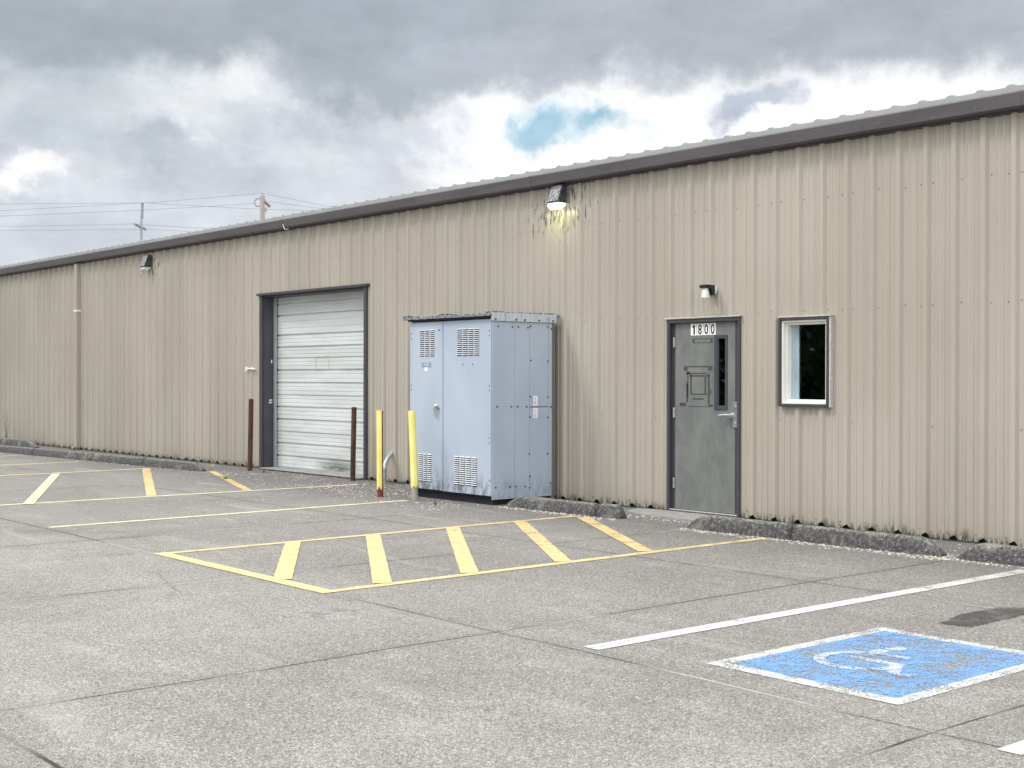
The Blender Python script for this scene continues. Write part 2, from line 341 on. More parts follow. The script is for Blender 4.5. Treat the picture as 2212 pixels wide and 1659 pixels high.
def paint(name,col,keep,fine=1.0,col2=None):
    t=mat(name); n=t.noise(t.P,5,6,.7); n2=t.noise(t.P,55,5,.75); vo=t.vor(t.P,230,'Color'); vx,_,_=t.sep(vo)
    c=t.mix(t.ss(n,.35,.65),[x*.88 for x in col],col2 or col)
    c=t.mix(t.m('MULTIPLY',t.ss(n2,.55,.7),.2),c,[x*.6 for x in col])
    px,py,pz=t.sep(t.P)
    c=t.mix(t.m('MULTIPLY',t.m('MULTIPLY',t.ss(py,-3.6,-1.7),t.ss(t.noise(t.P,3.5,6,.7),.38,.60)),.6),c,[x*f_ for x,f_ in zip(col,(.62,.52,.45))])
    # worn away more towards the wall, where cars stop
    wear=t.mr(py,-6,-1.2,0,.05)
    q=t.m('ADD',t.m('ADD',t.m('MULTIPLY',n,.55),t.m('MULTIPLY',n2,.35)),t.m('MULTIPLY',vx,.12*fine))
    q=t.m('ADD',q,wear)
    a=t.ss(q,keep+.02,keep)
    setb(t,c,.7,0,.3); t.put(t.b,'Alpha',t.m('MULTIPLY',a,.97)); return t.mat
M_YEL=paint('yellow_road_paint',(.68,.54,.25),.60,1,(.75,.62,.34)); M_YELP=paint('pale_yellow_road_paint',(.73,.65,.39),.645,1,(.79,.72,.47))
M_WHT=paint('white_road_paint',(.64,.66,.65),.60); M_WHT2=paint('worn_white_road_paint',(.76,.79,.78),.555,1.6)
M_BLUE=paint('worn_blue_road_paint',(.21,.41,.78),.53,1.4,(.20,.48,.84))
M_PATCH=paint('worn_tar_patch',(.085,.08,.078),.585,1.6)
M_SYM=paint('faded_white_symbol',(.74,.77,.78),.525,1.6)
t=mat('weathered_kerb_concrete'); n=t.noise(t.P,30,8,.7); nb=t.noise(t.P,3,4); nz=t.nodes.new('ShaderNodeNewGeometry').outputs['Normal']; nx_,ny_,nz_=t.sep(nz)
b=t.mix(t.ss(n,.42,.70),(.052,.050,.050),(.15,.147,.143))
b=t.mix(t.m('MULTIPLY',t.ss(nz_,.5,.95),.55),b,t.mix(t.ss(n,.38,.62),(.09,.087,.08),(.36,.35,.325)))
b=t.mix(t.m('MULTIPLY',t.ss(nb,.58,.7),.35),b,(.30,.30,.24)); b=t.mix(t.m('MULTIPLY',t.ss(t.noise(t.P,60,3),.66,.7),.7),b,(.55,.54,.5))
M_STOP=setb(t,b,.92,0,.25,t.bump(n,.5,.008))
M_PAD=simple('door_pad_concrete',(.27,.265,.255),.9,0,.25,9,grime=.5)
M_FOUND=simple('foundation_edge',(.07,.07,.06),.95,0,.4,12)
def rust(name,a,b_):
    t=mat(name); n=t.noise(t.scl(t.P,(14,14,5)),1,6,.7); return setb(t,t.mix(t.ss(n,.35,.65),a,b_),.85,0,.3,t.bump(n,.4,.004))
M_RUST=rust('brown_rust',(.055,.028,.022),(.115,.055,.038)); M_RUST2=rust('red_rust',(.11,.035,.02),(.20,.07,.04)); M_GALV=rust('dirty_pipe_grey',(.20,.20,.17),(.33,.33,.29))
t=mat('yellow_post_sleeve'); n=t.noise(t.scl(t.P,(10,10,4)),1,6,.6); b=t.mix(t.ss(n,.35,.65),(.78,.70,.17),(.86,.79,.27)); b=t.mix(t.m('MULTIPLY',t.ss(t.noise(t.P,60,4,.7),.64,.72),.4),b,(.3,.25,.1)); M_SLEEVE=setb(t,b,.5)
M_COND=simple('galvanised_conduit',(.42,.46,.50),.35,.5,.2,12)
M_GRIT=simple('pale_grit',(.50,.46,.40),.9,0,.35,60)
t=mat('weathered_timber'); n=t.noise(t.scl(t.P,(6,6,.6)),1,5,.6); M_WOOD=setb(t,t.mix(n,(.34,.30,.25),(.52,.47,.41)),.85)
M_POLEG=simple('grey_pole',(.42,.42,.44),.8); M_WIRE=simple('grey_cable',(.22,.24,.27),.6)
M_LEAF=simple('weed_leaf',(.14,.20,.06),.6,0,.35,30); M_DRY=simple('dry_weed',(.40,.40,.30),.7,0,.3,30)
def foliage(name,a,b_):
    t=mat(name); n=t.noise(t.P,.7,5,.6); return setb(t,t.mix(t.ss(n,.35,.65),a,b_),.6,0,.3)
M_TLEAF=foliage('tree_leaves',(.08,.13,.055),(.20,.28,.11)); M_BARK=simple('bark',(.10,.075,.055),.9,0,.3,8)
# ------------------------------------------------------------------ ground
mb=MB(); 
xs=[-400,-120,-60,-40,-30,-20,-10,0,10,40,400]; ys=[-400,-60,-30,-15,-5,5,30,80,400]
for i in range(len(xs)-1):
    for j in range(len(ys)-1): mb.quad((xs[i],ys[j],0),(xs[i+1],ys[j],0),(xs[i+1],ys[j+1],0),(xs[i],ys[j+1],0))
g=struct(build('ground',mb,M_GROUND)); 
# painted markings (4 mm above the concrete)
def line(pts,w,mt,z=.004,name='pavement_marking'):
    mb=MB(); a,b=Vector(pts[0]),Vector(pts[1]); d=(b-a).normalized(); n=Vector((-d.y,d.x))*w/2
    L=(b-a).length; k=max(2,int(L/.12)); vs=[];
    for i in range(k+1):
        p=a+d*L*i/k; j1=random.uniform(-.006,.006); j2=random.uniform(-.006,.006)
        vs+= [(p.x+n.x*(1+j1*20*.3),p.y+n.y*(1+j1*6),z),(p.x-n.x*(1+j2*6),p.y-n.y*(1+j2*6),z)]
    mb.add(vs,[[2*i,2*i+1,2*i+3,2*i+2] for i in range(k)])
    return struct(build(name,mb,mt))
LW=.10
line([(-13.48,-6.19),(-13.60,-1.55)],LW,M_YELP)
line([(-10.83,-6.20),(-10.86,-1.20)],LW,M_YEL)
line([(-8.15,-6.16),(-8.175,-1.20)],LW,M_YEL)
line([(-10.90,-6.21),(-8.09,-6.23)],.13,M_YEL,.005)
line([(-16.27,-9),(-16.10,-.62)],LW,M_YELP)
line([(-20.88,-9),(-21.20,-1.50)],LW,M_YELP); line([(-23.2,-9),(-23.70,-1.62)],LW,M_YELP)
line([(-26.0,-6.2),(-26.35,-1.8)],LW,M_YELP)
for a,b_ in (((-8.86,-6.17),(-10.84,-4.88)),((-8.20,-5.70),(-10.80,-4.0)),((-8.20,-4.86),(-10.81,-3.0)),((-8.20,-3.85),(-10.80,-2.09)),((-8.22,-2.83),(-10.70,-1.25))):
    line([a,b_],.145,M_YEL,.0065)
line([(-16.10,-5.43),(-20.93,-3.18)],.13,M_YELP,.0065); line([(-16.22,-3.77),(-21.15,-1.54)],.13,M_YEL,.0065); line([(-16.20,-2.37),(-19.9,-.97)],.12,M_YEL,.0065)
line([(-5.47,-6.16),(-5.44,-1.30)],.125,M_WHT)
line([(-2.83,-6.30),(-2.80,-1.3)],.11,M_WHT)
# blue accessible-parking square with white border and wheelchair symbol
bx0,bx1,by0,by1=-4.775,-3.575,-5.96,-4.33
mb=MB()
def grid(mb,x0,x1,y0,y1,z,n=1): mb.quad((x0,y0,z),(x1,y0,z),(x1,y1,z),(x0,y1,z))
grid(mb,bx0+.085,bx1-.085,by0+.10,by1-.085,.0045); struct(build('pavement_marking',mb,M_BLUE))
mb=MB(); grid(mb,bx0,bx1,by0,by0+.10,.0045); grid(mb,bx0,bx1,by1-.085,by1,.0045); grid(mb,bx0,bx0+.085,by0+.10,by1-.085,.0045); grid(mb,bx1-.085,bx1,by0+.10,by1-.085,.0045)
struct(build('pavement_marking',mb,M_WHT2))
mb=MB(); Z=.0085
def arc(cx,cy,r0,r1,a0,a1,n=40):
    for i in range(n):
        A=R(a0+(a1-a0)*i/n); B=R(a0+(a1-a0)*(i+1)/n)
        mb.quad((cx+r0*math.cos(A),cy+r0*math.sin(A),Z),(cx+r1*math.cos(A),cy+r1*math.sin(A),Z),(cx+r1*math.cos(B),cy+r1*math.sin(B),Z),(cx+r0*math.cos(B),cy+r0*math.sin(B),Z))
def bar(x0,y0,x1,y1,w,Z=Z):
    a=Vector((x0,y0)); b=Vector((x1,y1)); d=(b-a).normalized(); n=Vector((-d.y,d.x))*w/2
    mb.quad((a.x+n.x,a.y+n.y,Z),(b.x+n.x,b.y+n.y,Z),(b.x-n.x,b.y-n.y,Z),(a.x-n.x,a.y-n.y,Z))
arc(-4.27,-5.27,.185,.25,115,375)
arc(-4.33,-4.84,0,.062,0,360,20)
bar(-4.345,-4.92,-4.335,-5.22,.075); bar(-4.34,-5.03,-4.12,-5.03,.05,Z+.001); bar(-4.34,-5.22,-4.07,-5.22,.065,Z+.001); bar(-4.075,-5.20,-3.96,-5.43,.065,Z+.002); bar(-3.98,-5.44,-3.87,-5.40,.05,Z+.003)
struct(build('pavement_marking',mb,M_SYM))
# tar patch
mb=MB(); rnd=random.Random(3); ptsT=[]
outl=[(-4.62,-3.93),(-4.42,-3.89),(-4.42,-3.5),(-4.43,-3.2),(-4.50,-2.95),(-4.68,-3.05),(-4.70,-3.55)]
for i in range(len(outl)):
    a=Vector(outl[i]); b_=Vector(outl[(i+1)%len(outl)])
    for k in range(6): p=a.lerp(b_,k/6); ptsT.append((p.x+rnd.uniform(-.012,.012),p.y+rnd.uniform(-.02,.02),.005))
mb.add(ptsT,[list(range(len(ptsT)))]); struct(build('pavement_patch',mb,M_PATCH))
# ------------------------------------------------------------------ building
bld=empty('metal_building',(-18,0,0),'long low beige ribbed metal building with dark gutter, roll-up door and grey entry door','building')
RC=-7.183; PITCH=.3048
X0,X1=-62.0,2.0; TOP=4.06
PR=[(-.046,0),(-.025,-.032),(.025,-.032),(.046,0),(.096,0),(.105,-.0085),(.121,-.0085),(.130,0),(.175,0),(.184,-.0085),(.200,-.0085),(.209,0)]
OPEN=[(-19.90,-16.80,0,2.945),(-10.56,-9.50,0,2.215),(-8.915,-8.30,1.27,2.185)]
bp=[]
k0=int((X0-RC)/PITCH)-1; k1=int((X1-RC)/PITCH)+2
for k in range(k0,k1):
    for i,(dx,yy) in enumerate(PR):
        X=RC+k*PITCH+dx
        zb=.018
        if i==2: zb=.065
        if i==1: zb=.040
        bp.append((X,yy,zb))
bp=[q for q in bp if X0<=q[0]<=X1]
def prof_at(x):
    for a,b_ in zip(bp,bp[1:]):
        if a[0]<=x<=b_[0]:
            f=(x-a[0])/(b_[0]-a[0]+1e-9); return a[1]+(b_[1]-a[1])*f, a[2]+(b_[2]-a[2])*f
    return 0,.018
for (a,b_,c0,c1) in OPEN:
    for xx in (a,b_): yy,zb=prof_at(xx); bp.append((xx,yy,zb))
bp.sort()
def sheet(mb,cols,ztop,m=0,jit=None):
    for (xa,ya,za),(xb,yb,zb) in zip(cols,cols[1:]):
        mid=(xa+xb)/2; segs=[(None,ztop)]
        for (a,b_,c0,c1) in OPEN:
            if a<mid<b_: segs=[(c1,ztop)] if c0<=0 else [(None,c0),(c1,ztop)]
        for lo,hi in segs:
            l1=za if lo is None else lo; l2=zb if lo is None else lo
            mb.quad((xa,ya,l1),(xb,yb,l2),(xb,yb,hi),(xa,ya,hi),m)
mb=MB(); sheet(mb,bp,TOP)
# fasteners: rows at the girts, and a row at the base beside every rib
rs=random.Random(5)
def screw(mb,x,z,r=.0065):
    y,_=prof_at(x); vs=[(x+r*math.cos(R(60*i)),y-.002,z+r*math.sin(R(60*i))) for i in range(6)]+[(x+.5*r*math.cos(R(60*i)),y-.009,z+.5*r*math.sin(R(60*i))) for i in range(6)]
    mb.add(vs,[[i,(i+1)%6,6+(i+1)%6,6+i] for i in range(6)]+[[6,7,8,9,10,11]],1)
for k in range(k0+2,k1-2):
    xc=RC+k*PITCH
    for z in (.085,1.10,2.27,3.45):
        if z>.1 and z<1.5 and k%3: continue
        for dx in ((-.075,.068) if z<.1 else ((.072,) if z<2.2 or k%3 else (-.06,.072))):
            xx=xc+dx; 
            if any(a-.02<xx<b_+.02 and c0-.03<z<c1+.03 for a,b_,c0,c1 in OPEN): continue
            screw(mb,xx,z+rs.uniform(-.012,.012))
build('wall',mb,[M_WALL,M_SCREW],bld,fix=False)
# lining behind the sheet, leaving the same openings
mb=MB()
cols=sorted([(x,.055,.0) for x in [X0,X1]+[v for o_ in OPEN for v in o_[:2]]]); sheet(mb,cols,TOP)
o=build('wall_lining',mb,M_LINER,bld,fix=False)
mb=MB(); mb.box(X0,-19.95,-.012,.30,-.3,.012); mb.box(-19.95,-16.75,.05,.30,-.3,.012); mb.box(-16.75,X1,-.012,.30,-.3,.012); build('foundation',mb,M_FOUND,bld)
DEP=14.0; SL=.075
mb=MB()
for xx in (X0,X1):
    mb.add([(xx,.02,0),(xx,DEP,0),(xx,DEP,TOP),(xx,DEP/2,TOP+SL*DEP/2),(xx,.02,TOP)],[[0,1,2,3,4]])
mb.quad((X0,DEP,0),(X1,DEP,0),(X1,DEP,TOP),(X0,DEP,TOP)); build('side_wall',mb,M_WALL,bld,fix=False)
# roof: ribbed sheets, edge over the gutter
mb=MB(); yE=-.125; zE=4.182
rb=[]
for k in range(k0+1,k1):
    for dx,zz in ((-.05,0),(-.025,.020),(.025,.020),(.05,0)):
        xx=RC+.02+k*PITCH+dx
        if X0<xx<X1: rb.append((xx,zz))
def rz(y): return zE+SL*(y-yE) if y<DEP/2 else zE+SL*(DEP/2-yE)-SL*(y-DEP/2)
for (xa,za),(xb,zb) in zip(rb,rb[1:]):
    for ya,yb in ((yE,DEP/2),(DEP/2,DEP+.15)):
        mb.quad((xa,ya,rz(ya)+za+.033),(xb,ya,rz(ya)+zb+.033),(xb,yb,rz(yb)+zb+.033),(xa,yb,rz(yb)+za+.033))
    mb.quad((xa,yE,zE-.02),(xb,yE,zE-.02),(xb,yE,zE+zb+.033),(xa,yE,zE+za+.033))
    mb.quad((xa,yE,zE-.02),(xb,yE,zE-.02),(xb,DEP+.15,zE-.02),(xa,DEP+.15,zE-.02))
build('roof',mb,M_ROOF,bld,fix=False)
# box gutter in lengths, lapped
mb=MB(); joints=[X0,-45,-31.6,-19.05,-12.85,-6.15,X1]
for a,b_ in zip(joints,joints[1:]):
    prof=[(-.005,4.014),(-.150,4.016),(-.162,4.026),(-.166,4.145),(-.150,4.160),(-.150,4.150),(-.156,4.140),(-.152,4.03),(-.015,4.026),(-.015,4.16),(-.005,4.16)]
    mb.prism(prof,a+.002,b_-.002)
    if b_<X1: mb.prism([(-.001,4.011),(-.153,4.012),(-.1655,4.024),(-.1690,4.147),(-.150,4.1635),(-.005,4.162)],b_-.03,b_+.03)
gut=build('gutter',mb,M_GUT,bld)
mb=MB(); mb.tube([(-18.98,-.172,4.07),(-18.93,-.178,4.0),(-18.88,-.175,3.975),(-18.80,-.172,3.985)],.008,6); build('strap',mb,M_STEEL,gut)
# eave trim under the gutter
mb=MB(); mb.prism([(.0,3.988),(-.034,3.996),(-.034,4.0135),(.0,4.0135)],X0,X1); build('eave_trim',mb,M_GUT,bld)
# downspout
mb=MB(); mb.box(-27.70,-27.59,-.125,-.034,.06,3.99,bev=.008); mb.box(-27.715,-27.575,-.20,-.034,.012,.075,bev=.01)
ds=build('downspout',mb,M_WALL,bld); mb=MB(); mb.box(-27.72,-27.57,-.131,-.03,2.96,3.0); build('strap',mb,M_VINYL,ds)
# --- roll-up door
M_FTAPE=simple('faint_tape',(.42,.43,.42),.7)
rd=build('roll_up_door',MB(),M_CURT,bld); 
mb=MB(); YC=.23; heavy=[2.80,2.608,2.276,2.072,1.886,1.684,1.472,1.264,1.064,.854,.645,.449,.234]; big=[2.608,2.276,2.072,1.684,1.472,1.064,.854,.449,.234]
prof=[(YC,0.015)]; zl=.015
alls=[]
hz=sorted(heavy); prev=.03
for hv in hz+[2.98]:
    n=2; 
    for i in range(1,n+1):
        alls.append((prev+(hv-prev)*i/(n+1),0))
    alls.append((hv,2 if hv in big else 1)); prev=hv
for zz,kk in alls:
    hw,dp=((.008,.006),(.012,.020),(.016,.034))[kk]
    if zz>2.95: continue
    prof+=[(YC,zz-hw),(YC+dp,zz-hw*.8),(YC+dp,zz+hw*.2),(YC,zz+hw)]
prof.append((YC,2.965))
vs=[];fs=[]
for xx in (-19.86,-16.83):
    vs+=[(xx,a,b_) for a,b_ in prof]
n=len(prof)
mb.add(vs,[[i,i+1,n+i+1,n+i] for i in range(n-1)])
mb.box(-19.86,-16.83,YC+.03,YC+.05,.013,2.97)
bpy.data.objects.remove(rd); rd=build('roll_up_door',mb,M_CURT,bld,fix=False)
mb=MB(); mb.box(-19.855,-16.84,YC-.02,YC-.001,.013,.055); build('bottom_bar',mb,M_GUIDE,rd)
mb=MB(); rr=random.Random(9)
for (x0,x1_,z0,z1_) in ((-18.62,-18.60,1.67,1.88),(-18.22,-18.205,1.69,1.86),(-18.60,-18.22,1.87,1.885),(-18.62,-18.25,1.665,1.675)):
    mb=MB(); nx=12 if x1_-x0>.1 else 1; nz=8 if nx==1 else 1
    for i in range(nx):
        for j in range(nz):
            e_=rr.uniform(0,.008); mb.box(x0+(x1_-x0)*i/nx,x0+(x1_-x0)*(i+1)/nx,YC-.003,YC-.0005,z0+(z1_-z0)*j/nz+e_*(nz==1),z0+(z1_-z0)*(j+1)/nz)
    build('tape_residue',mb,M_FTAPE,rd)
for xx in (-19.86,-16.90):
    mb=MB(); mb.box(xx,xx+.05,YC-.06,YC-.022,.013,2.96); build('guide_rail',mb,M_GUIDE,rd)
# frame: outer flange + jambs (stands 35 mm proud of the flats)
mb=MB()
mb.box(-19.97,-19.89,-.045,-.002,.0,2.945,bev=.003); mb.box(-16.82,-16.75,-.045,-.002,0,2.945,bev=.003)
mb.box(-20.02,-16.70,-.075,-.002,2.945,2.985,bev=.004)
fr=build('door_frame',mb,M_TRIM,bld)
mb=MB(); mb.box(-19.90,-19.872,-.0015,.30,.0,2.944); mb.box(-16.826,-16.80,-.0015,.30,0,2.944); mb.box(-19.872,-16.826,-.0015,.30,2.918,2.944)
build('jamb',mb,M_JAMB,fr)
for ya,yb,z0,z1_ in ((.09,.15,1.16,1.182),(.09,.15,1.12,1.142),(.13,.15,1.80,1.86)):
    mb=MB(); mb.box(-19.8715,-19.8695,ya,yb,z0,z1_); build('sticker',mb,M_WHITE,fr)
mb=MB(); mb.box(-19.87,-16.83,-.10,.29,.012,.03,bev=.005); build('threshold',mb,M_PAD,bld)
# --- entry door 1800
mb=MB()
mb.box(-10.575,-10.532,-.030,.005,.0,2.190,bev=.003); mb.box(-9.517,-9.487,-.030,.008,.0,2.190,bev=.003); mb.box(-10.575,-9.487,-.033,.006,2.191,2.235,bev=.003)
mb.box(-10.572,-10.532,.0055,.14,0,2.1905); mb.box(-10.5315,-10.478,.020,.14,0,2.19); mb.box(-9.572,-9.500,.0145,.14,0,2.19); mb.box(-10.478,-9.573,.0165,.14,2.194,2.2)
ef=build('entry_door_frame',mb,M_TRIM,bld)
mb=MB(); mb.box(-10.60,-9.47,-.048,-.003,2.236,2.254,bev=.003); build('drip_cap',mb,simple('dirty_white_flashing',(.45,.44,.40),.6,0,.25,30,grime=.7),ef)
LY=.012
mb=MB()
# leaf with opening for the vision panel
lx0,lx1,vx0,vx1,vz0,vz1=-10.474,-9.578,-9.836,-9.718,1.245,2.0
mb.box(lx0,vx0,LY,LY+.045,.045,2.188); mb.box(vx1,lx1,LY,LY+.045,.045,2.188); mb.box(vx0,vx1,LY,LY+.045,.045,vz0); mb.box(vx0,vx1,LY,LY+.045,vz1,2.188)
leaf=build('entry_door',mb,M_DOOR,bld)
mb=MB(); wv_=.042
mb.box(vx0-wv_,vx0,LY-.014,LY,vz0-wv_,vz1+wv_,bev=.004); mb.box(vx1,vx1+.028,LY-.014,LY,vz0-wv_,vz1+wv_,bev=.004); mb.box(vx0,vx1,LY-.014,LY,vz0-wv_,vz0,bev=.004); mb.box(vx0,vx1,LY-.014,LY,vz1,vz1+wv_,bev=.004)
build('vision_panel_frame',mb,M_LITEF,leaf)
mb=MB(); mb.box(vx0,vx1,LY+.018,LY+.024,vz0,vz1); build('vision_panel',mb,M_GLASSD,leaf)
for z in (1.97,1.155,.34):
    mb=MB(); mb.box(-10.500,-10.470,LY-.012,LY-.001,z-.057,z+.057,bev=.003); cyl(mb,(-10.487,LY-.014,z-.06),(-10.487,LY-.014,z+.06),.009,8); build('hinge',mb,M_STEEL,leaf)
mb=MB(); mb.box(-9.609,-9.543,LY-.012,LY-.004,1.005,1.290,bev=.003)
cyl(mb,(-9.578,LY-.004,1.262),(-9.578,LY-.018,1.262),.010,10); cyl(mb,(-9.578,LY-.004,1.235),(-9.578,LY-.020,1.235),.016,10); cyl(mb,(-9.578,LY-.004,1.055),(-9.578,LY-.018,1.055),.015,10); cyl(mb,(-9.578,LY-.004,1.02),(-9.578,LY-.016,1.02),.009,8)
build('latch_guard',mb,M_CHROME,leaf)
mb=MB(); cyl(mb,(-9.637,LY-.001,1.145),(-9.637,LY-.022,1.145),.040,20); cyl(mb,(-9.637,LY-.02,1.145),(-9.637,LY-.060,1.145),.015,14)
mb.tube([(-9.631,LY-.058,1.147),(-9.675,LY-.062,1.146),(-9.768,LY-.060,1.138)],[.017,.014,.012],12)
build('handle',mb,M_CHROME,leaf)
mb=MB(); Y0=LY-.0025
def tb(x0,x1_,z0,z1_):
    mb=MB(); mb.box(x0+.058,x1_+.058,Y0,LY-.0004,z0,z1_); build('tape_residue',mb,M_TAPE,leaf)
for q in ((-10.345,-10.330,1.33,1.62),(-10.330,-10.05,1.605,1.617),(-10.40,-10.345,1.645,1.695),(-10.345,-9.975,1.683,1.695),(-10.03,-9.972,1.645,1.683),(-10.30,-10.277,1.37,1.60),(-10.085,-10.063,1.38,1.57),(-10.278,-10.03,1.368,1.380),(-10.035,-10.010,1.27,1.60),(-10.26,-10.10,1.312,1.328),(-10.46,-10.37,1.232,1.272),(-10.03,-9.965,1.232,1.262),(-10.345,-10.03,1.230,1.236),(-10.36,-10.335,1.28,1.50),
          (-10.265,-10.24,1.957,2.008),(-10.0,-9.97,1.957,2.008),(-10.24,-10.0,2.002,2.008),(-10.24,-10.0,1.957,1.963),(-10.36,-10.31,1.60,1.635),(-10.31,-10.02,1.575,1.590),(-10.0,-9.985,1.38,1.43)): tb(*q)
def digits(ch,xc,zc,hh,ww,y):
    cu=bpy.data.curves.new('digit','FONT'); cu.body=ch; cu.size=1; cu.align_x='CENTER'; cu.extrude=.004; cu.offset=(.0 if ch=='1' else .012); cu.resolution_u=6
    ob=bpy.data.objects.new('digit_tmp',cu); COL.objects.link(ob); bpy.context.view_layer.update()
    me=bpy.data.meshes.new_from_object(ob.evaluated_get(bpy.context.evaluated_depsgraph_get())); bpy.data.objects.remove(ob)
    X=[v.co.x for v in me.vertices]; Y_=[v.co.y for v in me.vertices]; x0,x1_,y0,y1_=min(X),max(X),min(Y_),max(Y_)
    vs=[(xc+(v.co.x-(x0+x1_)/2)/(x1_-x0)*ww, y-v.co.z*.25, zc+(v.co.y-(y0+y1_)/2)/(y1_-y0)*hh) for v in me.vertices]
    return vs,[list(p.vertices) for p in me.polygons]
pw=.0935
for i,ch in enumerate('1800'):
    xc=-10.237+pw*(i+.5)+.0015*i; mb=MB(); mb.box(xc-pw/2+.003,xc+pw/2-.003,LY-.004,LY-.0006,2.045,2.178)
    if ch=='1':
        mb.prism([(xc-.001,2.056),(xc+.019,2.056),(xc+.019,2.168),(xc+.006,2.168),(xc-.002,2.158),(xc-.017,2.150),(xc-.017,2.134),(xc-.001,2.138)],LY-.0072,LY-.0042,axis='y',m=1)
    else:
        vs,fs=digits(ch,xc,2.1115,.112,.054,LY-.006); mb.add(vs,fs,1)
    o=build('number_plate',mb,[M_WHITE,M_BLACK],leaf,fix=False)
mb=MB(); mb.box(-10.53,-9.52,-.03,.12,.022,.040,bev=.004); build('sill',mb,M_STEEL,ef)
# --- window
mb=MB(); wx0,wx1,wz0,wz1=-8.93,-8.285,1.255,2.20; d0=-.062; tw=.028
mb.box(wx0,wx0+tw,d0,.06,wz0,wz1,bev=.003); mb.box(wx1-tw,wx1,d0,.06,wz0,wz1,bev=.003); mb.box(wx0+tw,wx1-tw,d0,.06,wz1-tw,wz1,bev=.003); mb.box(wx0+tw,wx1-tw,d0,.06,wz0,wz0+tw,bev=.003)
wt=build('window',mb,simple('dark_window_trim',(.05,.045,.045),.5,0,.2,20),bld)
mb=MB(); mb.box(wx0-.006,wx1+.03,-.066,-.001,wz1+.0005,wz1+.014,bev=.002); mb.box(wx1+.0005,wx1+.022,-.05,-.001,wz0,wz1)
build('flashing',mb,simple('beige_flashing',(.50,.49,.45),.5,0,.2,30,grime=.5),wt)
mb=MB(); a=tw
def ringbox(mb,x0,x1_,z0,z1_,w_,y0,y1_,bev=.003):
    mb.box(x0,x0+w_,y0,y1_,z0,z1_,bev=bev); mb.box(x1_-w_,x1_,y0,y1_,z0,z1_,bev=bev); mb.box(x0+w_,x1_-w_,y0,y1_,z0,z0+w_,bev=bev); mb.box(x0+w_,x1_-w_,y0,y1_,z1_-w_,z1_,bev=bev)
ringbox(mb,wx0+a+.001,wx1-a-.001,wz0+a+.001,wz1-a-.001,.022,-.04,.10); ringbox(mb,wx0+a+.024,wx1-a-.024,wz0+a+.024,wz1-a-.024,.024,.0,.10)
build('frame',mb,M_VINYL,wt)
mb=MB(); mb.box(wx0+.07,wx1-.07,.060,.066,wz0+.07,wz1-.07); build('pane',mb,M_GLASS,wt)
mb=MB(); mb.box(wx0+.02,wx0+.06,.101,.24,wz0+.03,wz1-.03); mb.box(wx1-.06,wx1-.02,.101,.24,wz0+.03,wz1-.03); mb.box(wx0+.06,wx1-.06,.101,.24,wz0+.03,wz0+.05); mb.box(wx0+.06,wx1-.06,.101,.24,wz1-.05,wz1-.03)
build('reveal',mb,M_BLIND,wt)
mb=MB(); mb.box(wx0+.068,wx0+.172,.074,.080,wz0+.06,wz1-.06); build('blind',mb,M_BLIND,wt)
# dark room behind the window and door
mb=MB()
for x0,x1_,y0,y1_,z0,z1_ in ((-11.5,-7.0,3.2,3.25,0,2.9),(-11.55,-11.5,.3,3.25,0,2.9),(-7.0,-6.95,.3,3.25,0,2.9),(-11.5,-7.0,.3,3.2,2.85,2.9)): mb.box(x0,x1_,y0,y1_,z0,z1_)
build('inner_wall',mb,M_DARK,bld)
# small bracket on the wall left of the roll-up door
mb=MB(); mb.tube([(-20.42,-.03,1.70),(-20.30,-.05,1.71),(-20.10,-.045,1.70)],.012,8); mb.box(-20.44,-20.40,-.055,-.0,1.66,1.74,bev=.005); mb.box(-20.22,-20.19,-.06,-.01,1.69,1.74); build('bracket',mb,M_VINYL,bld)
# ------------------------------------------------------------------ door pad
mb=MB(); rp=random.Random(4); edge=[(-10.95,-.10),(-10.80,-.45),(-10.47,-.58),(-10.1,-.62),(-9.72,-.63),(-9.3,-.60),(-9.2,-.08)]
pts=[(x_+rp.uniform(-.01,.01),y_+rp.uniform(-.01,.01)) for x_,y_ in edge]+[(-9.45,-.055),(-10.62,-.055)]
mb.prism(pts,-.05,.02,axis='z'); struct(build('pavement_slab',mb,M_PAD))
# ------------------------------------------------------------------ wall lamps
def wallpack(xr,zb,label,lit):
    L_=empty('wall_lamp',(xr-.105,0,zb),label,'wall lamp')
    L_['group']='box wall lamps under the gutter'
    x0,x1_=xr-.205,xr
    mb=MB(); mb.prism([(-.033,zb+.235),(-.10,zb+.235),(-.175,zb+.02),(-.175,zb),(-.033,zb)],x0,x1_)
    build('housing',mb,M_LAMPB,L_)
    mb=MB(); mb.prism([(-.176,zb+.225-.17),(-.182,zb+.0),(-.176,zb-.0)],x0+.01,x1_-.01) if False else None
    # dusty door of the housing
    mb.add([(x0+.008,-.102,zb+.228),(x1_-.008,-.102,zb+.228),(x1_-.008,-.1765,zb+.022),(x0+.008,-.1765,zb+.022),(x0+.008,-.106,zb+.228),(x1_-.008,-.106,zb+.228),(x1_-.008,-.1805,zb+.022),(x0+.008,-.1805,zb+.022)],[[0,1,2,3],[4,5,6,7],[0,1,5,4],[1,2,6,5],[2,3,7,6],[3,0,4,7]])
    build('cover',mb,M_LAMPC,L_)
    mb=MB(); mb.prism([(-.036,zb-.001),(-.172,zb-.001),(-.170,zb-.045),(-.12,zb-.078),(-.05,zb-.03)],x0+.006,x1_-.006)
    build('lens',mb,M_LENSON if lit else M_LENS,L_)
    return L_
t=mat('dark_lamp_housing'); n=t.noise(t.P,22,5,.7); M_LAMPB=setb(t,t.mix(t.ss(n,.4,.7),(.035,.034,.05),(.09,.09,.11)),.5)
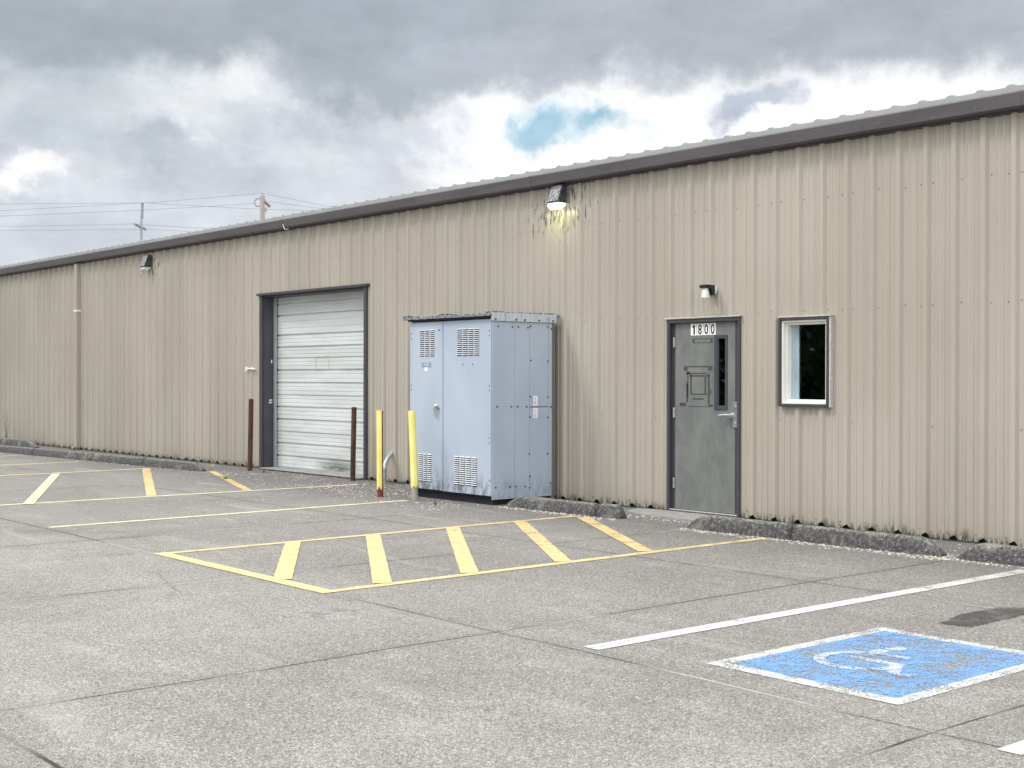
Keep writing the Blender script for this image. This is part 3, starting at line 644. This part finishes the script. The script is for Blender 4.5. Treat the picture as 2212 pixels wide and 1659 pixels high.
t=mat('cobwebbed_lamp_cover'); n=t.noise(t.scl(t.P,(60,60,16)),1,6,.7,1.); px,py,pz=t.sep(t.O); M_LAMPC=setb(t,t.mix(t.ss(n,.44,.58),(.05,.055,.06),(.40,.43,.45)),.6)
M_LENS=simple('cloudy_lamp_lens',(.62,.62,.58),.3,0,.15,20)
t=mat('lit_lamp_lens'); setb(t,(.9,.9,.85),.3); t.put(t.b,'Emission Color',(1,.97,.86)); t.b.inputs['Emission Strength'].default_value=2.0; M_LENSON=t.mat
wallpack(-12.29,3.765,'lit dark box wall lamp under the gutter, glowing yellow-white above the blue-grey cabinet',True)
wallpack(-24.15,3.70,'unlit dusty box wall lamp under the gutter, left of the roll-up door',False)
pl=bpy.data.lights.new('lamp_glow','AREA'); pl.shape='RECTANGLE'; pl.size=.17; pl.size_y=.10; pl.energy=1.0; pl.color=(.95,1,.45)
po=bpy.data.objects.new('lamp_glow',pl); COL.objects.link(po); po.location=(-12.395,-.155,3.765-.085); po.rotation_euler=(R(18),0,0)
# porch lamp
pL=empty('porch_lamp',(-9.87,-.03,2.55),'small black jelly-jar porch lamp with clear ribbed glass above the grey entry door','wall lamp')
mb=MB(); cyl(mb,(-9.865,-.03,2.545),(-9.865,-.052,2.545),.062,8); build('back_box',mb,M_VINYL,pL)
mb=MB(); 
bm=bmesh.new(); 
mb.prism([(-.053,2.60),(-.205,2.60),(-.212,2.592),(-.212,2.562),(-.115,2.558),(-.100,2.51),(-.085,2.49),(-.053,2.485)],-9.91,-9.82); bm.free()
build('arm',mb,simple('black_enamel',(.012,.012,.018),.35),pL)
mb=MB(); mb.tube([(-9.865,-.163,2.561),(-9.865,-.163,2.53),(-9.865,-.163,2.515),(-9.865,-.163,2.50),(-9.865,-.163,2.488),(-9.865,-.163,2.474),(-9.865,-.163,2.462),(-9.865,-.163,2.448),(-9.865,-.163,2.440)],[.034,.036,.043,.041,.046,.043,.046,.043,.03],20)
build('glass_jar',mb,simple('ribbed_glass',(.72,.73,.70),.12,0,.1,80,.8),pL)
# ------------------------------------------------------------------ electrical cabinet
cb=empty('electrical_cabinet',(-13.25,-.67,0),'tall blue-grey outdoor electrical cabinet with two louvred doors against the beige wall','cabinet')
cx0,cx1,cy0,cy1=-14.095,-12.405,-1.125,-.17
mb=MB(); mb.box(cx0+.004,cx1-.012,cy0,cy1,.09,2.285,bev=.003); build('body',mb,M_RUBBER,cb)
mb=MB(); mb.box(cx0+.03,cx1-.05,cy0+.03,cy1-.02,0,.09); build('plinth',mb,M_RUBBER,cb)
mb=MB(); mb.box(cx0,cx0+.012,cy0-.001,cy1,.10,2.29) if False else None
# doors
def door(x0,x1_,z0,z1_):
    mb=MB(); mb.box(x0,x1_,cy0-.030,cy0-.002,z0,z1_,bev=.004); return build('cabinet_door',mb,M_CAB,cb)
dL=door(cx0+.003,-13.392,.118,2.275); dR=door(-13.378,-12.425,.112,2.275)
FY=cy0-.030
def vent(par,x0,x1_,z0,z1_,nc,nr):
    mb=MB(); pwx=(x1_-x0)/nc; pz=(z1_-z0)/nr
    for i in range(nc):
        for j in range(nr):
            a=x0+pwx*i+.010; b_=x0+pwx*(i+1)-.010; zb=z0+pz*j
            m_=.008
            vs=[(a,FY-.0012,zb+pz*.92),(b_,FY-.0012,zb+pz*.92),(b_-m_,FY-.013,zb+pz*.56),(a+m_,FY-.013,zb+pz*.56),(a,FY-.0012,zb+pz*.54),(b_,FY-.0012,zb+pz*.54)]
            mb.add(vs,[[0,1,2,3],[0,3,4],[1,5,2]])
            mb.quad((a,FY-.0008,zb+pz*.05),(b_,FY-.0008,zb+pz*.05),(b_,FY-.0008,zb+pz*.56),(a,FY-.0008,zb+pz*.56),1)
    build('vent',mb,[M_LOUV,M_SLOT],par,fix=False)
t=mat('louvre_highlight'); n=t.noise(t.P,14,4,.6); M_LOUV=setb(t,t.mix(t.ss(n,.4,.65),(.62,.66,.70),(.74,.77,.78)),.4)  # hoods paler than the enamel, their highlights put into the colour
M_SLOT=simple('louvre_slot',(.012,.013,.016),.9)
vent(dL,-13.885,-13.553,1.83,2.175,3,14); vent(dR,-13.10,-12.645,1.83,2.17,4,14); vent(dL,-13.900,-13.612,.21,.575,3,14); vent(dR,-13.155,-12.682,.21,.575,4,14)
mb=MB(); mb.tube([(-13.475,FY-.02,1.205),(-13.495,FY-.034,1.20),(-13.505,FY-.038,1.16),(-13.505,FY-.036,1.10),(-13.495,FY-.030,1.045)],[.014,.020,.017,.015,.008],10); cyl(mb,(-13.490,FY+.001,1.185),(-13.490,FY-.022,1.185),.026,14); cyl(mb,(-13.455,FY+.001,1.165),(-13.455,FY-.010,1.165),.010,8)
build('handle',mb,M_CHROME,dL)
mb=MB(); mb.box(-13.83,-13.632,FY-.004,FY-.0005,1.694,1.755,bev=.001); build('nameplate',mb,simple('grey_nameplate',(.36,.42,.50),.3,.3),dL)
mb=MB(); mb.box(-13.785,-13.67,FY-.006,FY-.0042,1.704,1.747); build('nameplate_insert',mb,simple('pale_nameplate',(.45,.55,.70),.3,.2),dL)
mb=MB(); mb.add([(-13.775,FY-.002,1.690),(-13.705,FY-.002,1.690),(-13.702,FY-.002,1.65),(-13.72,FY-.002,1.638),(-13.77,FY-.002,1.642)],[[0,1,2,3,4]]); mb.box(-13.774,-13.706,FY-.0019,FY-.0004,1.645,1.689); build('sticker',mb,M_WHITE,dL)
for (dd,xs_,zs_) in ((dL,(-14.06,),(2.13,2.07,1.46,1.40,.40,.34)),(dL,(-13.47,-13.45),(2.235-.07,)),(dL,(-13.52,),(.15,)),(dR,(-12.455,),(2.13,2.07,1.46,1.40,.82,.76,.30,.24)),(dR,(-12.974,-12.776),(1.722,))):
    for x_ in xs_:
        for z_ in zs_:
            mb=MB(); cyl(mb,(x_,FY+.001,z_),(x_,FY-.005,z_),.0075,8); build('bolt',mb,M_BOLT,dd)
# right side panels
SX=cx1
pan=[(-1.150,-.790,.068,2.247),(-.786,-.549,.068,2.247),(-.545,-.232,1.196,2.247),(-.545,-.232,.068,1.188),(-.228,-.172,.068,2.247)]
sp=[]
for a,b_,z0,z1_ in pan:
    mb=MB(); mb.box(SX-.011,SX,a,b_,z0,z1_,bev=.0025); sp.append(build('side_panel',mb,M_CAB,cb))
def sbolt(y_,z_,r=.010,out=.009):
    mb=MB(); cyl(mb,(SX-.001,y_,z_),(SX+out,y_,z_),r,10); build('bolt',mb,M_BOLT,cb)
for y_,z_ in ((-1.06,2.185),(-.833,2.183),(-.736,2.185),(-.579,2.181),(-1.075,1.203),(-.849,1.2),(-.748,1.199),(-.598,1.197),(-1.097,.217),(-.87,.217),(-.772,.215),(-.622,.21),(-.183,2.177),(-.194,1.19),(-.532,1.774),(-.245,1.769),(-.537,1.32),(-.245,1.314),(-.543,1.069),(-.245,1.06),(-.553,.613),(-.245,.602),(-.535,2.2),(-.245,2.2),(-.20,.23),(-.545,.19),(-.545,.33)): sbolt(y_,z_)
M_INK=simple('faded_print',(.35,.38,.38),.6)
for z0 in (1.208,1.055):
    mb=MB(); mb.box(SX+.0004,SX+.002,-.487,-.413,z0,z0+.125)
    for k,(w_,zz) in enumerate(((.045,.052),(.05,.040),(.04,.028),(.045,.016))): mb.box(SX+.002,SX+.0026,-.478,-.478+w_,z0+zz,z0+zz+.005,m=1)
    mb.add([(SX+.0027,-.462,z0+.108),(SX+.0027,-.440,z0+.088),(SX+.0027,-.462,z0+.068),(SX+.0027,-.455,z0+.088)],[[0,1,2,3]],m=1)
    build('sticker',mb,[M_WHITE,M_INK],cb)
# cabinet roof
mb=MB(); mb.box(-14.17,-12.385,-1.215,-.07,2.308,2.345,bev=.004)
for xx in (-14.15,-13.385,-12.44): mb.box(xx-.018,xx+.018,-1.222,-.06,2.346,2.372,bev=.006)
cr_=build('cabinet_roof',mb,M_CROOF,cb)
mb=MB(); mb.box(-14.09,-12.406,-1.19,-.12,2.286,2.3075); build('roof_soffit',mb,M_RUBBER,cb)
mb=MB(); mb.box(-12.404,-12.384,-1.175,-.115,2.249,2.352,bev=.002); build('roof_band',mb,M_CBAND,cb)
mb=MB(); mb.box(-12.43,-12.378,-.105,-.055,2.29,2.358,bev=.004); build('roof_hook',mb,M_CROOF,cb)
for y_ in (-1.12,-.792,-.647,-.412,-.18): 
    mb=MB(); cyl(mb,(-12.385,y_,2.272),(-12.374,y_,2.272),.011,10); build('bolt',mb,M_BOLT,cb)
mb=MB(); mb.box(-12.46,-12.418,-.1695,-.135,.0,2.28); build('rear_channel',mb,simple('rear_channel_paint',(.20,.17,.16),.6),cb)
# ------------------------------------------------------------------ conduit
mb=MB(); mb.tube([(-15.985,-.235,-.02),(-15.985,-.235,.12),(-15.985,-.235,.20),(-15.995,-.222,.27),(-16.02,-.17,.34),(-16.055,-.10,.395),(-16.085,-.03,.44),(-16.09,-.001,.45)],.034,16)
cond=build('conduit_pipe',mb,M_COND,org=(-15.985,-.235,0)); tag(cond,'bent grey metal conduit rising from the paving into the wall beside the cabinet','pipe')
mb=MB(); mb.tube([(-15.985,-.235,.17),(-15.986,-.235,.23)],.039,16); build('coupling',mb,M_COND,cond)
# ------------------------------------------------------------------ bollards
def pipe(p0,p1,r,name,mt,parent=None,org=None,hollow=True):
    mb=MB(); p0=Vector(p0);p1=Vector(p1); mb.tube([p0,p1],r,24,cap=False)
    d=(p1-p0).normalized(); mb.tube([p1,p1-d*.08],r*.86,24,cap=False,smooth=True)
    a=[];
    mb.tube([p1,p1+d*.0005],[r,r*.86],24,cap=False); q=p1-d*.08; mb.tube([q,q+d*.001],[r*.86,.0005],24,cap=False)
    return build(name,mb,mt,parent,org,fix=False)
o=pipe((-19.687,-.38,-.02),(-19.645,-.38,1.197),.041,'bollard',M_RUST,org=(-19.687,-.38,0)); tag(o,'rusty brown steel bollard at the left side of the roll-up door','bollard','steel bollards round the roll-up door and cabinet')
o=pipe((-16.758,-.277,-.02),(-16.722,-.277,1.112),.039,'bollard',M_RUST,org=(-16.758,-.277,0)); tag(o,'rusty brown steel bollard in front of the right jamb of the roll-up door','bollard','steel bollards round the roll-up door and cabinet')
def sleeve(p0,p1,r,a0,a1,par,seed):
    p0=Vector(p0);p1=Vector(p1);mb=MB(); rr=random.Random(seed); n=36; vs=[]
    for i in range(n+1):
        th=a0+(a1-a0)*i/n; u=Vector((math.cos(th),math.sin(th),0)); jj=rr.uniform(-.018,.018)+.02*math.sin(th*5)
        for rad in (r,r-.004):
            vs.append(p0+u*rad+Vector((0,0,jj))); vs.append(p1+u*rad)
    fs=[]
    for i in range(n):
        b_=4*i; fs+=[[b_,b_+4,b_+5,b_+1],[b_+2,b_+3,b_+7,b_+6],[b_+1,b_+5,b_+7,b_+3],[b_,b_+2,b_+6,b_+4]]
    fs+=[[0,1,3,2],[4*n,4*n+2,4*n+3,4*n+1]]
    mb.add(vs,fs); return build('sleeve',mb,M_SLEEVE,par)
b1=empty('bollard',(-14.242,-1.52,0),'yellow-faced steel bollard with a rusty side and foot, left of the leaning one','bollard','steel bollards round the roll-up door and cabinet')
pipe((-14.242,-1.52,-.02),(-14.256,-1.52,1.125),.040,'post',M_RUST2,b1)
thr=math.atan2(.76,.65)
sleeve((-14.243,-1.52,.125),(-14.256,-1.52,1.131),.045,thr+R(38),thr+R(360-52),b1,1)
b2=empty('bollard',(-13.524,-1.486,0),'leaning yellow bollard with a grey foot in front of the blue-grey cabinet','bollard','steel bollards round the roll-up door and cabinet')
pipe((-13.522,-1.486,-.02),(-13.601,-1.486,1.131),.041,'post',M_GALV,b2); sleeve((-13.536,-1.486,.18),(-13.602,-1.486,1.137),.046,0,2*math.pi,b2,2)
# ------------------------------------------------------------------ wheel stops
def wstop(x0,x1_,yf0,yf1,label,seed,hh=.142,dp=.19,taper0=.06,taper1=.06,g='concrete wheel stops along the wall'):
    rr=random.Random(seed); n=max(8,int(abs(x1_-x0)/.035)); sec=[(0,0),(.012,.045),(.045,.105),(.07,.125),(.12,.127),(.145,.105),(.178,.04),(.19,0)]
    vs=[];m=len(sec)
    for i in range(n+1):
        f=i/n; X=x0+(x1_-x0)*f; Yf=yf0+(yf1-yf0)*f; L=abs(x1_-x0)
        e0=min(1,(f*L)/max(taper0,.001)) if taper0 else 1; e1=min(1,((1-f)*L)/max(taper1,.001)) if taper1 else 1
        e=min(e0,e1); e=.12+.88*(e**.6)
        for (sy,sz) in sec:
            jj=.0020
            vs.append((X+rr.uniform(-jj,jj),Yf+.095+(sy-.095)*dp/.19*(0.7+.3*e)+rr.uniform(-jj,jj),max(-.01,sz*hh/.127*e+(rr.uniform(-jj,jj) if sz>0 else -.01))))
    fs=[]
    for i in range(n):
        for k in range(m-1): fs.append([i*m+k,i*m+k+1,(i+1)*m+k+1,(i+1)*m+k])
    mb=MB(); mb.add(vs,fs,0,True); mb.add([vs[k] for k in range(m)],[list(range(m))]); mb.add([vs[n*m+k] for k in range(m)],[list(range(m))])
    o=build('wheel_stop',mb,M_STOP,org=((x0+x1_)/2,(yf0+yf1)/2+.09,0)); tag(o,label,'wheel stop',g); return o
wstop(-12.26,-10.72,-1.10,-1.09,'dark weathered concrete wheel stop starting under the corner of the blue-grey cabinet',11,taper0=.28,taper1=.04)
wstop(-10.675,-10.34,-1.10,-1.075,'short broken-off block of concrete wheel stop, just left of the entry door pad',12,hh=.15,taper0=.03,taper1=.05)
wstop(-9.26,-7.965,-1.165,-1.145,'weathered wheel stop piece starting in front of the entry door pad',13,hh=.15,taper0=.18,taper1=.015)
wstop(-7.95,-6.36,-1.145,-1.115,'weathered wheel stop piece with a pale lichen streak, below and right of the window',14,hh=.15,taper0=.015,taper1=.22)
wstop(-6.20,-4.35,-1.11,-1.09,'concrete wheel stop cut off by the right edge of the photo',15,hh=.15,taper0=.2,taper1=.1)
wstop(-21.86,-20.0,-1.29,-1.17,'wheel stop with the broken end nearest the roll-up door',16,taper0=.02,taper1=.25)
wstop(-23.76,-21.88,-1.42,-1.29,'second wheel stop left of the roll-up door, butted end to end between two others',17,taper0=.03,taper1=.02)
wstop(-26.25,-23.80,-1.58,-1.42,'third wheel stop left of the roll-up door, in front of the downspout',18,taper0=.04,taper1=.05)
wstop(-28.9,-26.28,-1.76,-1.585,'front wheel stop at the far left edge of the photo',19,taper0=.05,taper1=.04)
wstop(-31.6,-28.95,-.66,-.55,'dark wheel stop behind the row, close to the wall at the far left edge',20,hh=.16,taper0=.05,taper1=.5)
# ------------------------------------------------------------------ grit
mb=MB(); rg=random.Random(21)
def chip(x_,y_,s):
    a=rg.uniform(0,6.28); hgt=s*rg.uniform(.25,.6); z0=.0
    pts=[(x_+s*rg.uniform(.5,1)*math.cos(a+k*1.57),y_+s*rg.uniform(.5,1)*math.sin(a+k*1.57),z0) for k in range(4)]
    top=(x_+rg.uniform(-.2,.2)*s,y_+rg.uniform(-.2,.2)*s,z0+hgt)
    mb.add(pts+[top],[[0,1,4],[1,2,4],[2,3,4],[3,0,4]])
for (xa,xb,yc,sd,n) in ((-31,-20,-1.75,.05,500),(-12.3,-10.3,-1.16,.035,420),(-9.3,-6.2,-1.22,.04,800),(-6.3,-4.5,-1.17,.03,300),(-20,-12.2,-.9,.45,900),(-16.6,-13.9,-1.0,.28,900),(-13.9,-12.4,-1.75,.12,150),(-11.0,-9.2,-.75,.06,300),(-12,-4.5,-.35,.25,420),(-6.45,-6.1,-1.08,.06,80)):
    n=int(n*.6); sd*=1.5
    for _ in range(n):
        x_=rg.uniform(xa,xb); 
        yoff=(-1.17-(x_+20)*-.0675) if xa==-31 else yc
        if xa==-31: yoff=-1.19+(x_+20)*.068
        y_=rg.gauss(yoff,sd)
        if y_>-.03: continue
        chip(x_,y_,rg.choice((.006,.009,.013,.019)))
for _ in range(900): chip(rg.uniform(-24,-3),rg.uniform(-7,-.3),rg.choice((.003,.004,.005,.008)))
o=build('scattered_grit',mb,M_GRIT,fix=False); o['kind']='stuff'
# ------------------------------------------------------------------ weeds
def weed(name,loc,label,n,hh,spread,mt,seed,up=.6,leafw=.012,flower=False):
    rr=random.Random(seed); mb=MB()
    for i in range(n):
        a=rr.uniform(0,6.28); lean=rr.uniform(.1,1)*spread; H=hh*rr.uniform(.5,1); p=[]
        for k in range(5):
            f=k/4; p.append(Vector((loc[0]+math.cos(a)*lean*f**1.3,loc[1]+math.sin(a)*lean*f**1.3,H*(f if up>.5 else math.sin(f*2.2)*.9))))
        s_=Vector((-math.sin(a),math.cos(a),0))
        for k in range(4):
            w0=leafw*(1-abs(k/4-.4)); w1=leafw*(1-abs((k+1)/4-.4))*(0.1 if k==3 else 1)
            mb.quad(p[k]-s_*w0/2,p[k]+s_*w0/2,p[k+1]+s_*w1/2,p[k+1]-s_*w1/2)
        if flower and i%3==0:
            q=p[-1]; mb.tube([q,q+Vector((0,0,.018))],[.014,.016],6,m=1)
    o=build(name,mb,[mt,M_FLOW],org=(loc[0],loc[1],0),fix=False); tag(o,label,'weed'); return o
M_FLOW=simple('yellow_flower',(.75,.70,.15),.7)
weed('weed',(-18.2,-1.62),'low pale green weed growing over the worn yellow stripe before the roll-up door',34,.11,.20,M_DRY,31,leafw=.014)
weed('weed',(-12.75,-1.75),'tiny green weed in the paving in front of the blue-grey cabinet',10,.09,.07,M_LEAF,32)
weed('weed',(-19.93,-.98),'small pale weed at the broken end of a wheel stop left of the roll-up door',26,.14,.12,M_DRY,33,leafw=.016)
weed('weed',(-19.1,-.45),'small green weed at the foot of the roll-up door, left side',14,.07,.12,M_LEAF,34)
weed('weed',(-6.95,-.10),'wispy dry weed against the wall base above the right-hand wheel stops',16,.15,.09,M_DRY,35,leafw=.006)
weed('weed',(-31.3,-.28),'tall stalky weed with yellow flower heads at the far left against the wall',9,.95,.30,M_LEAF,36,leafw=.009,flower=True)
# ------------------------------------------------------------------ utility poles and wires
def dep(P,k): return CAM+(Vector(P)-CAM)*k
pA=empty('utility_pole',(-70.69,29.05,0),'stout tan wooden utility pole top with a slanting crossarm, right of the two','utility pole','utility poles behind the building')
mb=MB(); mb.tube([(-70.69,29.05,0),(-70.69,29.05,12.55)],[.20,.145],14); cyl(mb,(-70.69,29.05,12.5),(-70.69,29.05,12.74),.05); build('pole',mb,M_WOOD,pA)
a_=dep((-70.69,29.07,12.52),.992); b_=dep((-70.37,29.40,11.86),1.05)
mb=MB(); v0=Vector((-70.73,28.92,12.50)); v1=Vector((-70.40,29.40,11.92))+(Vector((-70.4,29.4,11.9))-CAM).normalized()*.6
mb.tube([v0,v1],.10,6); build('crossarm',mb,M_WOOD,pA)
mb=MB(); mb.tube([(-70.9,28.82,12.42),(-71.02,28.68,12.22),(-70.95,28.76,11.95),(-70.8,28.93,11.93)],.05,8); mb.tube([(-70.95,28.78,12.42),(-70.72,29.02,12.35)],.04,6); build('switch',mb,M_POLEG,pA)
mb=MB(); cyl(mb,(-70.53,29.22,11.6),(-70.53,29.22,11.85),.06); build('insulator',mb,M_POLEG,pA)
pB=empty('utility_pole',(-136.75,51.82,0),'slim grey transmission pole with a crossarm, farther away on the left','utility pole','utility poles behind the building')
mb=MB(); mb.tube([(-136.75,51.82,0),(-136.72,51.86,19.4)],[.24,.13],12); build('pole',mb,M_POLEG,pB)
mb=MB(); mb.tube([(-136.66,51.92,19.0),(-136.63,51.94,20.72)],[.14,.16],10); build('insulator',mb,simple('pole_top_cap',(.30,.33,.36),.6),pB)
mb=MB(); mb.tube([dep((-137.2,51.28,18.41),.984),dep((-136.43,52.19,17.83),1.017)],.14,8); build('crossarm',mb,M_POLEG,pB)
def wire(pts,r,label,sag=.15):
    P=[Vector(p) for p in pts]; out=[]
    for a,b_ in zip(P,P[1:]):
        n=10
        for i in range(n+(b_ is P[-1])):
            f=i/n; q=a.lerp(b_,f); q.z-=sag*4*f*(1-f)*min(1,(b_-a).length/20); out.append(q)
    mb=MB(); mb.tube(out,r,6); o=build('overhead_wire',mb,M_WIRE,org=tuple(out[0])); tag(o,label,'wire','overhead wires behind the building')
wire([(-156.8,28.3,20.5),(-136.65,51.93,20.73),(-128.12,61.94,20.05),(-114,78.5,19.6)],.018,'topmost wire over the slim grey transmission pole',.05)
wire([(-156.8,28.3,18.0),dep((-137.2,51.28,18.41),.984)],.017,'upper wire running left from the crossarm of the slim grey pole',.1)
wire([(-156.8,28.3,17.7),dep((-136.43,52.19,17.83),1.017)],.017,'lower wire running left from the crossarm of the slim grey pole',.1)
wire([dep((-137.2,51.28,18.41),.984),(-131.78,57.64,17.9),(-118,74,16.9)],.017,'upper wire running right from the slim grey pole to behind the roof',.05)
wire([dep((-136.43,52.19,17.83),1.017),(-132.99,56.21,17.57),(-118,74,16.3)],.017,'lower wire running right from the slim grey pole to behind the roof',.05)
wire([(-90,6.5,11.3),(-80.97,17.0,11.63),(-74.76,24.28,12.17),(-70.69,29.05,12.72)],.010,'wire climbing from the left to the top of the wooden pole',0)
wire([(-90,6.5,11.1),(-80.97,17.0,11.3),(-75.4,23.53,11.67),(-70.99,28.7,12.1)],.010,'lower wire reaching the wooden pole from the left',.0)
wire([(-70.69,29.05,12.72),(-68.16,32.01,11.95),(-60,41.5,10.3)],.010,'wire dropping right from the top of the wooden pole',0)
wire([(-70.41,29.38,12.2),(-68.16,32.01,11.75),(-60,41.5,10.4)],.010,'wire dropping right from the crossarm of the wooden pole',0)
# ------------------------------------------------------------------ trees behind the viewer, seen only as reflections
rt=random.Random(77); mbL=MB(); cl=[(rt.uniform(-3.6,3.6),rt.uniform(-2.6,2.6),rt.uniform(.6,9.5),rt.uniform(1.2,2.2)) for _ in range(60)]
for (a,b_,c_2,rr_) in cl:
    for _ in range(150):
        d=Vector((rt.gauss(0,1),rt.gauss(0,1),rt.gauss(0,1))).normalized()*rr_*rt.uniform(.5,1); p=Vector((a,b_,c_2))+d
        u=Vector((rt.gauss(0,1),rt.gauss(0,1),rt.gauss(0,1))).normalized(); v=u.orthogonal().normalized(); s=rt.uniform(.16,.34)
        mbL.quad(p-u*s,p+v*s*.6,p+u*s,p-v*s*.6)
mbT=MB(); mbT.tube([(0,0,-.1),(.1,.05,2.5),(.0,.1,5),(.3,0,8.5)],[.32,.26,.18,.05],10)
for i in range(7):
    a=i*.9; z0=2+i*.8; mbT.tube([(.05,.05,z0),(1.2*math.cos(a),1.2*math.sin(a),z0+1.0),(2.6*math.cos(a),2.2*math.sin(a),z0+1.7)],[.12,.08,.03],8)
first=None; places=[(-25,-29,1),(-31.5,-30,1.05),(-38.5,-29.5,1.1),(-47,-31,1.2),(-57,-31,1.25),(-69,-32,1.4),(-84,-33,1.7),(-100,-35,2.0),(-118,-36,2.1),(-138,-38,2.2)]
names=['first leafy tree across the lot behind the viewer, nearest','second leafy tree in the row behind the viewer','third leafy tree in the row behind the viewer','fourth leafy tree in the row behind the viewer','fifth leafy tree in the row behind the viewer','sixth leafy tree in the row behind the viewer','seventh leafy tree in the row behind the viewer','eighth leafy tree in the row behind the viewer','ninth leafy tree in the row behind the viewer','tenth and farthest leafy tree in the row behind the viewer']
for i,(tx,ty,sc) in enumerate(places):
    if i==0:
        e=empty('broadleaf_tree',(0,0,0),names[0],'tree','row of trees behind the viewer'); e['_o']=[0,0,0]
        kids=[build('crown',mbL,M_TLEAF,e,fix=False),build('trunk',mbT,M_BARK,e)]; first=e
    else:
        e=first.copy(); COL.objects.link(e)
        for k_ in kids: c2=k_.copy(); COL.objects.link(c2); c2.parent=e
        e['label']=names[i]
    e.location=(tx,ty,0); e.rotation_euler=(0,0,(0,3.3,.3,2.9,.1,3.0,.2,2.7,.5,3.1)[i]); e.scale=(sc,sc,sc)
for o in bpy.data.objects:
    if '_o' in o: del o['_o']
scene.render.engine='CYCLES'
